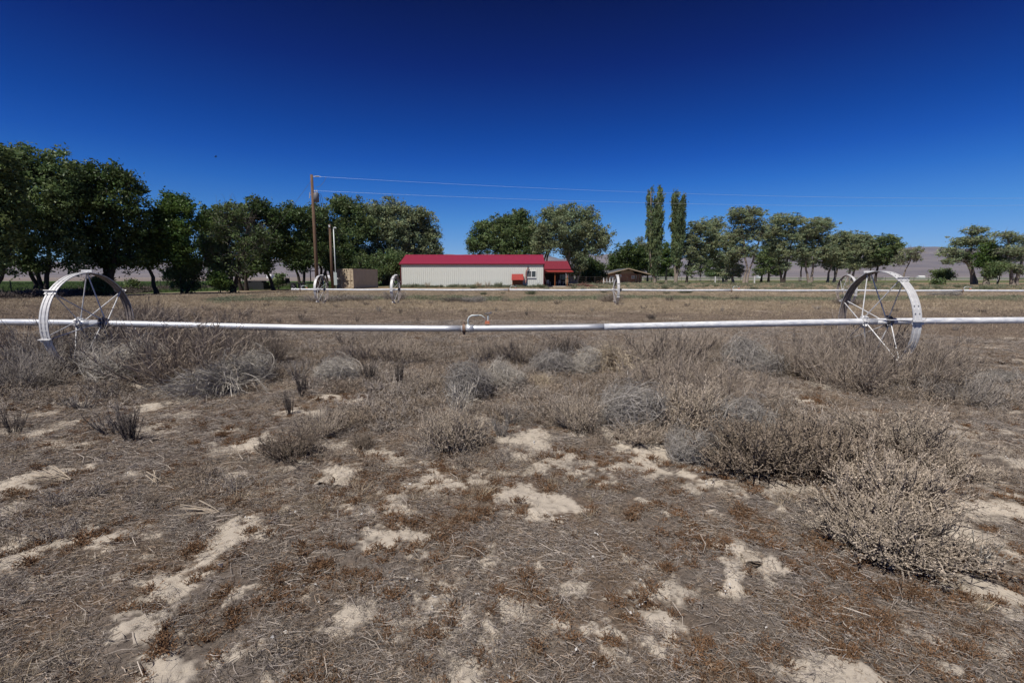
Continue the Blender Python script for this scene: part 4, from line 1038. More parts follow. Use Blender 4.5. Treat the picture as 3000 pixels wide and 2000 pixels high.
G7 = 'small shrubs along the tree rows'
def shrub(label, bx, by, Y, lobes, n, seed, lm, leaf, g=G7):
    return tree('shrub', label, (bx, by), Y, lobes, [[(bx, by), (bx, by - 8)]], n, leaf, lm, BD, seed, g, clump=.4 * Y / 60 + .1, trunk_r=.06, cat='shrub')
shrub('leafy shrub at the foot of the thick leaning left trunk', 228, 668, 39, [(222,652,18,12),(236,660,14,8)], 2200, 71, LM, .14)
shrub('young fir like shrub in the field between left trunks', 303, 668, 47, [(303,650,12,6),(303,658,18,6)], 900, 72, LM, .13)
shrub('small leafy sapling right of the strongly leaning trunk', 640, 656, 60, [(645,640,12,8),(638,648,10,8)], 900, 73, LM, .18)
shrub('leafy shrub at foot of the dead twig tree', 505, 660, 44, [(500,640,20,14),(510,652,18,8)], 2400, 74, LB, .14)
shrub('low olive hedge shrub behind the gap between poplars', 1525, 645, 210, [(1520,626,28,9),(1545,628,16,8)], 2600, 75, LP, .5)
shrub('low olive shrub far behind the dark trunked tree', 1640, 645, 200, [(1640,628,20,8)], 1500, 76, LP, .5)
shrub('small green shrub low at left of far right group', 2155, 655, 88, [(2152,648,9,4)], 600, 77, LM, .22)

# loose brush pile by the drive
def brush_pile():
    v = pos(1711, 839, 76); rng = np.random.default_rng(5)
    n = 260; A = rng.normal(size=(n, 3)) * np.array([.8, .5, .12]); A[:, 2] = np.abs(A[:, 2]) * 1.6 + .03
    A[:, 2] *= np.clip(1.3 - np.abs(A[:, 0]) / 1.4, .1, 1)
    D = rng.normal(size=(n, 3)) * np.array([.35, .3, .1])
    Pt = np.stack([A - D, A + rng.normal(size=(n, 3)) * .03, A + D], 1); Pt[:, :, 2] = np.maximum(Pt[:, :, 2], .02)
    V, Fq = tubes(Pt, np.tile([.03, .035, .02], (n, 1)), 4)
    _set(link('brush_pile', npmesh('brush_pile', V, Fq, mat('reddish_cut_branches', (.20, .10, .075), var=.5, vscale=6)), None, (v.x, 76, 0)),
         'low pile of reddish cut branches beside the gravel drive', 'brush pile')
brush_pile()

# ================================================================== WHEEL LINES
WR = 0.79
def rim_mesh():
    n = 72; prof = [(-.0635, 0), (-.0635, .012), (-.040, .012), (-.034, .002), (-.024, .002), (-.018, .012), (.018, .012), (.024, .002), (.034, .002), (.040, .012), (.0635, .012), (.0635, 0)]
    prof2 = [(x, r - .008) for x, r in prof[1:-1]][::-1]
    ring = prof + prof2; k = len(ring); V = []; Fs = []; Ms = []
    for i in range(n):
        a = 2 * PI * i / n
        for x, r in ring: V.append((x, math.cos(a) * (WR - .012 + r), math.sin(a) * (WR - .012 + r)))
    for i in range(n):
        for j in range(k):
            j2 = (j + 1) % k; i2 = (i + 1) % n
            Fs.append((i * k + j, i * k + j2, i2 * k + j2, i2 * k + j)); Ms.append(1 if j >= len(prof) else 0)
    m = MB(); m.v = V; m.f = Fs; m.m = Ms
    # bolted lap joints and bolt heads
    for s in range(7):
        a = 2 * PI * (s + .5) / 7
        for da in (-.07, .07):
            for x in (-.03, .03):
                c = Vector((x, math.cos(a + da) * WR, math.sin(a + da) * WR)); d = Vector((0, math.cos(a + da), math.sin(a + da)))
                m.tube([c, c + d * .012], .008, 5)
    return m.mesh('wheel', [M['galv'], M['galvin']])
def lug_mesh():
    m = MB(); r0, r1 = WR + .001, WR + .045
    m.box(-.085, .085, -.006, .002, r0, r1); m.box(-.085, .085, -.045, -.006, r0, r0 + .006)
    for x in (-.045, .045): m.tube([(x, -.03, r0), (x, -.03, r0 + .02)], .01, 6)
    return m.mesh('lug', M['galv'])
def spoke_mesh(sx):
    m = MB(); m.tube([(sx * .19, .035, .05), (sx * .19, .03, .07), (sx * .02, 0, WR - .02), (sx * .02, 0, WR - .004)], [.0085, .0085, .0085, .009], 7)
    return m.mesh('spoke', M['galv'])
def hub_mesh(sx, mt):
    m = MB(); m.tube([(sx * .19 - .05, 0, 0), (sx * .19 + .05, 0, 0)], .064, 14)
    for k in range(7):
        a = 2 * PI * k / 7; c, s = math.cos(a), math.sin(a)
        m.tube([(sx * .19, -s * .055 , c * .055), (sx * .19, -s * .098, c * .098)], .02, 6)
        for dx in (-.035, .035): m.tube([(sx * .19 + dx, -s * .06, c * .06), (sx * .19 + dx, -s * .085, c * .085)], .009, 5)
    return m.mesh('hub', mt)
RIM, LUG, SPK, HUB = rim_mesh(), lug_mesh(), (spoke_mesh(-1), spoke_mesh(1)), (hub_mesh(-1, M['galv']), hub_mesh(1, M['galvdark']))  # right hub's darker steel stands in for the shade on it
def wheel(parent, loc, phase):
    w = link('wheel', RIM, parent, loc, (phase, 0, 0))
    for k in range(7):
        a = 2 * PI * k / 7
        link('lug', LUG, w, (0, 0, 0), (a, 0, 0))
        for s in (0, 1): link('spoke', SPK[s], w, (0, 0, 0), (a + (.02 if s else -.02), 0, 0))
    for s in (0, 1): link('hub', HUB[s], w)
    return w
def sprinkler(parent, x, y, z, s=1.0):
    m = MB(); m.tube([(0, 0, .04), (0, 0, .14), (.02, 0, .18), (.06, 0, .205), (.17, 0, .21)], .0125, 8); m.tube([(.17, 0, .21), (.21, 0, .21), (.25, 0, .185), (.285, 0, .14)], .008, 6)
    m.tube([(0, 0, .03), (0, 0, .065)], .026, 8)
    sp = m.build('sprinkler', M['mast'], parent, (x, y, z), smooth=True)
    m = MB(); m.hexa([(.265,-.03,.075),(.345,-.03,.075),(.345,.03,.075),(.265,.03,.075),(.275,-.028,.118),(.338,-.028,.125),(.338,.028,.125),(.275,.028,.118)]); m.build('weight', M['orange'], sp)
    m = MB(); m.tube([(.318, 0, .12), (.318, 0, .20)], .011, 8); m.tube([(.318, 0, .15), (.318, 0, .158)], .016, 8); m.tube([(.318, 0, .18), (.318, 0, .188)], .016, 8); m.build('riser', M['mast'], sp)
    m = MB(); m.tube([(.318, 0, .20), (.30, -.01, .225), (.265, -.02, .24)], .008, 6); m.tube([(.318, 0, .20), (.34, 0, .24), (.30, 0, .262)], .005, 5)
    m.tube([(.27, .01, .235), (.375, -.01, .25)], .006, 5); m.box(.35, .375, -.03, .02, .235, .262); m.build('head', M['galvdark'], sp)
    m = MB(); m.tube([(-.085, 0, 0), (-.04, 0, 0)], .068, 14); m.tube([(-.062, 0, .06), (-.062, -.01, .115)], .018, 6); m.tube([(-.062, 0, -.05), (-.062, 0, -.10)], .022, 6)
    m.build('coupler', M['rust'], sp)
    return sp

# ---- near line: seven and a half metres away, pipe sagging between its wheels
NY = 7.62
ctrl = [(-900, 944), (0, 943), (268, 946), (560, 953), (900, 960.5), (1360, 962.5), (1700, 959), (2050, 951), (2566, 941.5), (3000, 938), (3900, 936)]
cx = [pos(px, py, NY).x for px, py in ctrl]; cz = [pos(px, py, NY).z for px, py in ctrl]
def npz(x):
    # smooth interpolation through the control heights
    from_ = np.interp([x - .5, x - .25, x, x + .25, x + .5], cx, cz); return float(from_.mean())
xL, xM, xR = pos(268, 946, NY).x, pos(1362, 962, NY).x, pos(2566, 941, NY).x
nl = empty('wheel_line', (xM, NY, 0), 'near irrigation wheel line, silver pipe crossing whole view between two big wheels', 'irrigation line')
PR = .0508
def pipe_seg(xa, xb, mt, name='pipe'):
    n = max(2, int(abs(xb - xa) / .25)); m = MB()
    m.tube([(xa + (xb - xa) * i / n - xM, 0, npz(xa + (xb - xa) * i / n)) for i in range(n + 1)], PR, 20)
    return m.build(name, mt, nl, smooth=True)
pipe_seg(cx[0], xL, M['alu']); pipe_seg(xL, xM - .06, M['alu']); pipe_seg(xM - .06, xM + 2.2, M['alu']); pipe_seg(xM + 2.2, xR, M['chalky']); pipe_seg(xR, cx[-1], M['chalky'])
m = MB(); m.tube([(-.0, 0, 0), (.14, 0, 0)], PR + .006, 18); m.build('pipe_collar', M['alu'], nl, (0, 0, npz(xM)), smooth=True)
wheel(nl, (xL - xM, 0, npz(xL)), R(-1.5)); wheel(nl, (xR - xM, 0, npz(xR)), R(-18))
sprinkler(nl, pos(1371, 950, NY).x - xM, 0, npz(xM))
# ---- far line: about 26 m away
fl_a = Vector((pos(858, 845, 27.3).x, 27.3, 0)); ang = math.atan2(-.068, 1)
fl = empty('wheel_line', fl_a, 'far irrigation wheel line, thin white pipe with four smaller looking wheels', 'irrigation line', rz=ang)
def fx(px, Y): return (pos(px, 846, Y).x - fl_a.x) / math.cos(ang)
spans = [0, fx(941, 27.2), fx(1159, 26.9), fx(1491, 26.5), fx(1807, 26.0), fx(2143, 25.7), fx(2480, 25.3), fx(2815, 25.0), fx(3500, 24.4)]
FZ = .80
for a, c in zip(spans[:-1], spans[1:]):
    m = MB(); n = 8; sg = 0.03 if c - a > 4 else 0
    m.tube([(a + (c - a) * i / n, 0, FZ - .02 * (1 - abs(2 * i / n - 1)) * (1 if c - a > 4 else 0)) for i in range(n + 1)], PR, 12); m.build('pipe', M['chalky'], fl, smooth=True)
for s, ph in ((1, -12), (2, -8), (4, 12), (6, 4)): wheel(fl, (spans[s], 0, FZ), R(ph))
for s in (3, 5, 7): sprinkler(fl, spans[s] + .06, 0, FZ - .01)
sprinkler(fl, spans[0] + .5, 0, FZ)
m = MB(); m.tube([(-.06, 0, FZ), (.02, 0, FZ)], .075, 12); m.tube([(.14, 0, FZ), (.19, 0, FZ)], .08, 12); m.build('end_plug', M['galv'], fl)

# ================================================================== DRY BUSHES
M['kochia'] = mat('dry_brown_seedy_twigs', (.37, .31, .25), rough=.9, var=.3, vscale=14, objrand=.12, attr='tone')
M['kochiadark'] = mat('dark_brown_seedy_twigs', (.25, .20, .155), rough=.9, var=.35, vscale=14, objrand=.12, attr='tone')
M['tumble'] = mat('bleached_grey_stems', (.46, .42, .37), rough=.85, var=.3, vscale=9, objrand=.12, attr='tone')
M['tumblegrey'] = mat('ash_grey_stems', (.36, .33, .30), rough=.85, var=.3, vscale=9, objrand=.12, attr='tone')
M['brush'] = mat('fluffy_grey_brown_stems', (.345, .285, .232), rough=.9, var=.3, vscale=6, objrand=.12, attr='tone')
M['brushgrey'] = mat('fluffy_grey_stems', (.31, .275, .245), rough=.9, var=.3, vscale=6, objrand=.12, attr='tone')
M['darkweed'] = mat('blackened_dry_weed', (.15, .125, .11), rough=.95, var=.35, vscale=8, objrand=.12, attr='tone')
M['strawbush'] = mat('straw_coloured_stems', (.46, .38, .28), rough=.9, var=.3, vscale=8, objrand=.1, attr='tone')

def bush_mesh(kind, seed, dens=1.0):
    """unit bush: radius about 1, height about 1; width and height set by scale"""
    rng = np.random.default_rng(seed)
    VV, FF, TT, nv = [], [], [], 0
    def add(V, Fq, tone):
        nonlocal nv
        VV.append(V); FF.append(Fq + nv); TT.append(tone); nv += len(V)
    def paths(A, D, L, curl, n, jit=.03):
        t = np.linspace(0, 1, n)[None, :, None]
        P = A[:, None] + D[:, None] * L[:, None, None] * t + np.asarray(curl)[:, None] * (L[:, None, None]) * t * t
        j = rng.normal(size=P.shape) * jit * L[:, None, None] * t
        P = P + j; P[..., 2] = np.maximum(P[..., 2], .004); return P
    def put(P, r0, r1, tone_lo, tone_hi, sides=3):
        n, s, _ = P.shape
        V, Fq = tubes(P, np.tile(np.linspace(r0, r1, s), (n, 1)) * rng.uniform(.7, 1.3, (n, 1)), sides)
        tn = np.repeat(rng.uniform(tone_lo, tone_hi, n), s * sides)
        add(V, Fq, tn)
    if kind in ('kochia', 'brush', 'dark', 'sprig'):
        cfg = {'kochia': dict(ns=int(80 * dens), tilt=1.42, nt=15, nb=12, r=.0095, tw=.30), 'brush': dict(ns=int(100 * dens), tilt=1.42, nt=24, nb=0, r=.0062, tw=.36),
               'dark': dict(ns=int(30 * dens), tilt=.62, nt=14, nb=3, r=.018, tw=.22), 'sprig': dict(ns=int(26 * dens), tilt=.8, nt=10, nb=0, r=.014, tw=.28)}[kind]
        ns = cfg['ns']; az = rng.uniform(0, 2 * PI, ns); ti = cfg['tilt'] * rng.uniform(0, 1, ns) ** .62
        D = np.stack([np.sin(ti) * np.cos(az), np.sin(ti) * np.sin(az), np.cos(ti)], 1)
        A = np.stack([np.cos(az), np.sin(az), np.zeros(ns)], 1) * rng.uniform(0, .25, ns)[:, None] * (2.0 if kind == 'brush' else 1)
        L_ = rng.uniform(.62, 1.05, ns) * (1 - .12 * np.sin(ti))
        curl = np.stack([np.zeros(ns), np.zeros(ns), .32 * np.sin(ti)], 1) + rng.normal(size=(ns, 3)) * .09
        P = paths(A, D, L_, curl, 6, .025)
        put(P, cfg['r'] * 1.3, cfg['r'] * .5, .4, .85, 3)
        nt = cfg['nt']; idx = np.repeat(np.arange(ns), nt); tt = rng.uniform(.22, 1.0, len(idx))
        seg = tt * 5; i0 = np.minimum(seg.astype(int), 4); fr = (seg - i0)[:, None]
        B = P[idx, i0] * (1 - fr) + P[idx, i0 + 1] * fr
        dl = norm(P[idx, i0 + 1] - P[idx, i0])
        D2 = norm(dl * .8 + rng.normal(size=B.shape) * (.55 if kind == 'kochia' else .75) + np.array([0, 0, .30]))
        L2 = cfg['tw'] * rng.uniform(.4, 1.1, len(idx)) * (1.15 - .55 * tt)
        cu = rng.normal(size=B.shape) * .12 + np.array([0, 0, .15])
        P2 = paths(B, D2, L2, cu, 4, .03)
        put(P2, cfg['r'] * .62, cfg['r'] * .34, .65, 1.35, 3)
        if cfg['nb']:
            nb = cfg['nb']; ix = np.repeat(np.arange(len(P2)), nb); u = rng.uniform(.15, 1, len(ix)) * 3
            i0 = np.minimum(u.astype(int), 2); fr = (u - i0)[:, None]
            c = P2[ix, i0] * (1 - fr) + P2[ix, i0 + 1] * fr
            s = rng.uniform(.007, .014, len(ix))[:, None] * (1.0 if kind == 'kochia' else .8)
            a = norm(rng.normal(size=c.shape)) * s; b = norm(np.cross(a, rng.normal(size=c.shape))) * s * .75
            V = np.stack([c - a, c - b, c + a, c + b], 1).reshape(-1, 3)
            add(V, np.arange(len(c) * 4).reshape(-1, 4), np.repeat(rng.uniform(.9, 2.5, len(c)), 4))
    elif kind in ('tumble', 'straw'):
        n = int((330 if kind == 'tumble' else 240) * dens)
        az = rng.uniform(0, 2 * PI, n); el = rng.uniform(.25, 1.5, n)
        if kind == 'straw': az = rng.normal(0.3, .9, n)
        L_ = rng.uniform(.75, 1.35, n)
        D = np.stack([np.cos(el) * np.cos(az), np.cos(el) * np.sin(az), np.sin(el) * 1.25], 1)
        curl = np.stack([.28 * np.cos(az), .28 * np.sin(az), -np.sin(el) * 1.05 - .05], 1) + rng.normal(size=(n, 3)) * .12
        A = rng.normal(size=(n, 3)) * np.array([.14, .14, .02]); A[:, 2] = np.abs(A[:, 2])
        P = paths(A, D, L_, curl, 8, .02)
        if kind == 'tumble':
            # stems curl round one another into a ball
            a_ = norm(rng.normal(size=(n, 3)) * np.array([1, 1, .8])); b_ = norm(np.cross(a_, rng.normal(size=(n, 3))))
            ph = rng.uniform(1.0, 2.6, n)[:, None] * np.linspace(0, 1, 8)[None]; rd = rng.uniform(.35, 1.0, n) ** .6
            rr_ = rd[:, None] * (1 + .10 * np.sin(ph * 2 + rng.uniform(0, 6, n)[:, None]))
            P = (np.cos(ph)[..., None] * a_[:, None] + np.sin(ph)[..., None] * b_[:, None]) * rr_[..., None] * np.array([.95, .95, .52]) + np.array([0, 0, .44])
            P += rng.normal(size=(n, 1, 3)) * .11 + rng.normal(size=P.shape) * .012; P[..., 2] *= 1 + .25 * np.sin(P[..., 0] * 3 + seed); P[..., 2] = np.maximum(P[..., 2], .004)
            put(P, .0058, .0035, .45, 1.35, 3)
        else: put(P, .0095, .005, .6, 1.3, 3)
        idx = np.repeat(np.arange(n), 9); tt = rng.uniform(.25, 1, len(idx)) * 7; i0 = np.minimum(tt.astype(int), 6); fr = (tt - i0)[:, None]
        B = P[idx, i0] * (1 - fr) + P[idx, i0 + 1] * fr; dl = norm(P[idx, i0 + 1] - P[idx, i0])
        D2 = norm(dl + rng.normal(size=B.shape) * .45)
        P2 = paths(B, D2, rng.uniform(.10, .40, len(idx)), rng.normal(size=B.shape) * .2, 4, .03)
        put(P2, .0045, .0025, .5, 1.4, 3)
    V = np.concatenate(VV); T = np.concatenate(TT)
    T = np.stack([T, T, T], 1)
    nm = {'kochia': 'seedy_bush', 'brush': 'brush_bush', 'dark': 'dark_weed', 'sprig': 'sprig', 'tumble': 'tumbleweed', 'straw': 'straw_bush'}[kind]
    return npmesh(nm, V, np.concatenate(FF), [M['brush']], attrs={'tone': T})
VAR = {}
for kd, n, dn in (('kochia', 3, 1.0), ('brush', 4, 1.0), ('dark', 3, 1.0), ('tumble', 3, 1.1), ('straw', 2, 1.0), ('sprig', 4, 1.0)):
    VAR[kd] = [bush_mesh(kd, 500 + i * 7 + len(kd), dn) for i in range(n)]
VAR['kochiabig'] = [bush_mesh('kochia', 900, 2.1), bush_mesh('kochia', 901, 2.0)]
NAME = {'kochia': 'seedy_bush', 'kochiabig': 'seedy_bush', 'brush': 'brush_bush', 'dark': 'dark_weed', 'tumble': 'tumbleweed', 'straw': 'straw_bush', 'sprig': 'field_weed'}
CAT = {'kochia': 'bush', 'kochiabig': 'bush', 'brush': 'bush', 'dark': 'weed', 'tumble': 'tumbleweed', 'straw': 'bush', 'sprig': 'weed'}
brng = random.Random(77)
def bush(kind, qx, qy, qw, qh, mt, label, group=None, rot=None):
    x, y = hit(qx * Q, qy * Q)
    s = math.hypot(y, H) / F * Q
    w = qw * s / 2 * 1.08; h = qh * s * (1.08 if kind in ('brush', 'straw') else .88)
    y += w * .38
    vs = VAR[kind]; me = vs[brng.randrange(len(vs))]
    k = {'kochia': 1.0, 'kochiabig': 1.0, 'brush': 1.0, 'dark': .9, 'tumble': .95, 'straw': .95, 'sprig': .95}[kind]
    o = link(NAME[kind], me, None, (x, y, gz(x, y) - .01), (0, 0, brng.uniform(0, 6.28) if rot is None else rot),
             (w / .95 * k, w / .95 * k * brng.uniform(.85, 1.05), h * (1.0 if kind not in ('tumble', 'straw') else 1.15)))
    o.material_slots[0].link = 'OBJECT'; o.material_slots[0].material = M[mt]
    _set(o, label, CAT[kind], group)
    return o
B = [
 ('brush',30,905,150,90,'brushgrey','grey fluffy bush at the left edge below the left wheel'),
 ('brush',125,868,190,120,'brushgrey','dark grey fluffy bush hiding the bottom of the left wheel rim'),
 ('brush',20,855,150,115,'brush','brown bush at left edge beyond the grey one'),
 ('tumble',262,885,150,100,'tumble','bleached tumbleweed below the hubs of the left wheel'),
 ('brush',405,893,270,140,'brush','largest brown bush of left mass, centre front'),
 ('brush',325,845,230,110,'brush','brown bush between the left wheel and the largest bush'),
 ('straw',505,905,170,95,'tumble','bleached drooping bush right of the largest left bush'),
 ('brush',590,842,140,85,'brush','right end bush of the left mass, under the pipe'),
 ('brush',480,818,220,95,'brush','brown bush behind the left mass touching the pipe'),
 ('brush',215,832,190,105,'brush','brown bush in the lower spokes of the left wheel'),
 ('brush',318,795,90,100,'brush','tall brown bush behind the pipe at the left wheel rim'),
 ('tumble',555,885,120,80,'tumble','pale stems leaning at right foot of left mass'),
 ('dark',690,915,55,60,'darkweed','small black upright weed with pale stalks left of centre'),
 ('dark',662,955,40,62,'darkweed','thin dark stalk cluster just below the black upright weed'),
 ('sprig',18,1000,70,70,'darkweed','dark weed cut by left edge in the middle ground'),
 ('dark',283,1018,100,90,'darkweed','dark spiky weed alone on left open ground'),
 ('sprig',245,1000,120,70,'brushgrey','grey thin weed beside the lone dark spiky weed'),
 ('sprig',170,945,90,50,'brushgrey','grey low weed below left tumbleweeds'),
 ('tumble',768,885,100,62,'tumble','bleached low tumbleweed left of the two dark weeds'),
 ('sprig',680,880,80,62,'brushgrey','blue grey thin weed right of the left mass'),
 ('dark',845,886,60,66,'darkweed','left of two dark upright weeds below the pipe'),
 ('dark',915,896,42,72,'darkweed','right of two dark upright weeds below the pipe'),
 ('brush',800,845,120,55,'brush','low brown brush above the bleached low tumbleweed'),
 ('brush',900,838,150,55,'brush','wide low brown brush behind two dark weeds'),
 ('brush',870,800,80,38,'brush','small brown bush close under pipe left of coupler'),
 ('sprig',792,800,80,38,'brush','thin brown weed close under pipe left of small bush'),
 ('sprig',985,802,60,24,'brushgrey','tiny weed under pipe among pale sand streaks'),
 ('kochia',722,1012,130,85,'kochia','seedy bush touching its larger neighbour, behind the burrow'),
 ('kochia',655,1062,145,85,'kochiadark','dark seedy bush lower left of centre'),
 ('kochia',830,1030,64,46,'kochiadark','small seedy bush between two larger seedy bushes'),
 ('kochia',975,912,100,68,'kochia','round seedy bush below right of two dark weeds'),
 ('kochiabig',1035,1045,170,120,'kochia','central seedy bush with pale beads, largest at centre'),
 ('sprig',1055,965,130,100,'tumble','tall pale stalks rising behind the central seedy bush'),
 ('tumble',1082,925,120,80,'tumblegrey','blue grey tumbleweed behind central seedy bush'),
 ('tumble',1162,905,85,62,'tumble','round white stemmed tumbleweed left of the drooping straw one'),
 ('straw',1235,895,78,38,'strawbush','small drooping straw tuft between two tumbleweeds'),
 ('dark',1105,800,36,34,'darkweed','small dark weed just under pipe right of coupler'),
 ('brush',1120,838,90,56,'brush','brown weed with small dark top under the coupler'),
 ('brush',1200,845,130,72,'brush','fluffy tan bush between coupler and straw mound'),
 ('tumble',1272,868,100,66,'tumblegrey','grey tumbleweed left of the bleached straw mound'),
 ('tumble',1342,868,84,62,'tumble','bleached mound of drooping stems beside sand pocket'),
 ('brush',1300,822,100,48,'darkweed','dark bush directly beneath the pipe at centre right'),
 ('straw',1420,862,150,95,'strawbush','big straw coloured bush with stems sweeping up right'),
 ('kochia',1435,905,130,66,'kochia','seedy bush in front of the big straw bush'),
 ('brush',1540,850,190,90,'brush','tan bush behind grey mass under the right pipe'),
 ('brush',1640,822,130,55,'brush','brown bush under pipe left of right wheel'),
 ('brush',1560,932,240,110,'brush','large grey brown bush in the centre right mass'),
 ('tumble',1738,870,130,80,'tumblegrey','pale blue grey tumbleweed with drooping crown left of path'),
 ('brush',1680,962,210,110,'brush','grey brown bush at left side of the sandy path'),
 ('kochia',1335,1003,140,100,'kochia','seedy bush at left end of the centre right mass'),
 ('tumble',1462,1003,150,112,'tumblegrey','domed grey tumbleweed between two seedy bushes'),
 ('kochiabig',1590,1005,180,135,'kochia','dense tan brown seedy bush right of domed tumbleweed'),
 ('kochia',1480,1032,150,70,'kochia','low seedy bush fronting the domed tumbleweed'),
 ('tumble',1593,1068,105,78,'tumblegrey','small round grey tumbleweed resting on the sand'),
 ('tumble',1700,1015,170,85,'tumblegrey','grey tumbleweed with branching white twigs over seedy bushes'),
 ('kochiabig',1765,1108,290,135,'kochiadark','left bush of the big dark seedy clump at right'),
 ('kochiabig',1935,1115,290,145,'kochiadark','middle bush of the big dark seedy clump at right'),
 ('kochia',2100,1065,270,135,'kochia','rear bush of the big seedy clump, with tall pale shoots'),
 ('kochiabig',2090,1195,270,135,'kochia','right bush of big seedy clump behind nearest bush'),
 ('kochiabig',2100,1295,330,132,'kochia','nearest and palest seedy bush at lower right'),
 ('kochia',2215,1110,160,90,'kochia','outlying seedy bush at right end of the big clump'),
 ('sprig',2285,1320,150,70,'tumble','pale sprawling stems in front at right edge'),
 ('brush',1865,872,160,95,'brush','left bush beyond the sandy path at right'),
 ('brush',1985,905,200,120,'brush','dark based bush beyond the sandy path below right wheel'),
 ('brush',2120,905,210,120,'brush','broad brown bush right of and below right wheel'),
 ('brush',2230,930,160,70,'brushgrey','grey bush right of the broad brown bush'),
 ('brush',2040,850,200,108,'brush','brown bush burying the foot of the right wheel'),
 ('brush',1930,832,110,60,'brush','brown bush left of the right wheel foot'),
 ('brush',2170,855,140,60,'brush','small brown bush right of the right wheel foot'),
 ('tumble',2290,895,120,48,'tumblegrey','pale grey tumbleweed near the right edge'),
 ('sprig',1150,1010,70,60,'tumblegrey','small whitish twiggy weed right of central bush'),
 ('sprig',1180,985,80,50,'brushgrey','thin grey weed behind whitish twiggy weed'),
 ('dark',1500,735,44,16,'darkweed','low dark bush beyond the pipe right of centre'),
 ('brush',1045,694,70,12,'darkweed','dark low bush before the far pipe at barn front'),
 ('tumble',1088,695,50,14,'tumblegrey','pale low tumbleweed before the far pipe at barn front'),
 ('brush',1405,694,56,20,'brush','brown bush at the foot of the third far wheel'),
 ('brush',735,694,120,18,'brushgrey','grey brush at the foot of the leftmost far wheel'),
 ('brush',812,692,90,16,'brushgrey','grey brush between the two leftmost far wheels'),
 ('brush',905,690,60,22,'brushgrey','dark grey brush at the foot of second far wheel'),
 ('brush',1955,702,60,20,'brush','brown bush before the fourth far wheel'),
 ('tumble',2180,680,60,10,'tumblegrey','pale low tumbleweed under the far pipe at right'),
 ('brush',340,738,160,34,'brush','low brown brush in dry grass right of left wheel'),
 ('brush',700,742,30,14,'brush','small tumbleweed like tuft just beyond pipe left'),
]
for row in B: bush(*row)
# little weeds dotted over the field
FW = [(690,735,16,16),(870,719,14,16),(920,722,12,16),(1210,724,10,14),(1140,716,8,10),(700,720,12,10),(1070,716,8,10),(640,742,18,14),(880,760,12,14),(1660,716,10,12),
      (1920,745,14,12),(2100,740,16,12),(2200,760,20,14),(1360,716,12,10),(960,740,12,10),(820,740,10,10),(1690,690,24,12),(1480,712,20,10),(560,726,26,12),(470,716,30,14),
      (610,706,18,10),(420,722,22,14),(1280,700,20,10),(1580,705,20,9),(1240,690,16,10),(1330,690,14,8),(1800,700,18,9),(1880,712,22,10),(2260,720,20,10),(2320,735,24,12),
      (2060,716,18,9),(770,706,22,10),(840,702,18,9),(990,700,16,9),(1160,694,30,11),(1540,692,24,10),(1620,688,20,9),(730,764,16,14),(1010,760,10,8),(1620,745,14,10),(2230,790,18,14),(1830,790,20,14)]
for (x_, y_, w_, h_) in FW:
    o = bush('sprig', x_, y_, w_ * 1.3, h_ * 1.2, brng.choice(['darkweed', 'brush', 'brushgrey', 'darkweed']), 'small dark dry weed standing alone in the open stubble field', 'small weeds dotted over the field')
# green weeds along the barn wall
M['weedgreen'] = mat('dusty_green_weed', (.15, .17, .10), rough=.8, var=.4, vscale=5, objrand=.25, attr='tone')
for k in range(44):
    px = brng.choice([1195, 1215, 1232, 1250, 1275, 1290, 1310, 1325, 1338, 1350, 1365, 1380, 1395, 1412, 1430, 1445, 1462, 1556, 1580]) + brng.uniform(-8, 8)
    x_ = pos(px, 841, 70.4).x; hh = brng.uniform(.25, .95) if px < 1262 or brng.random() < .3 else brng.uniform(.2, .5)
    o = link('wall_weed', VAR['sprig' if k % 2 else 'kochia'][k % 3], None, (x_, 70.2 + brng.uniform(-.4, .3), 0), (0, 0, brng.uniform(0, 6)), (hh * .9, hh * .9, hh))
    o.material_slots[0].link = 'OBJECT'; o.material_slots[0].material = M['weedgreen' if brng.random() < .75 else 'strawbush']
    _set(o, 'dusty green weed growing against the foot of the barn wall', 'weed', 'weeds along the barn wall')
for k in range(46):
    px = brng.uniform(1180, 2990); Yd = brng.uniform(36, 110); x_ = pos(px, 840, Yd).x
    if 4 < x_ < 11 and 70 < Yd < 90 or (-17 < x_ < 5 and Yd > 69.5): continue
    s_ = brng.uniform(.3, .8)
    o = link('yard_weed', VAR['kochia'][k % 3], None, (x_, Yd, 0), (0, 0, brng.uniform(0, 6)), (s_, s_, s_ * .8))
    o.material_slots[0].link = 'OBJECT'; o.material_slots[0].material = M['weedgreen']
    _set(o, 'dusty green weed tuft on the dry yard beyond the far pipe', 'weed', 'green weed tufts on the yard')

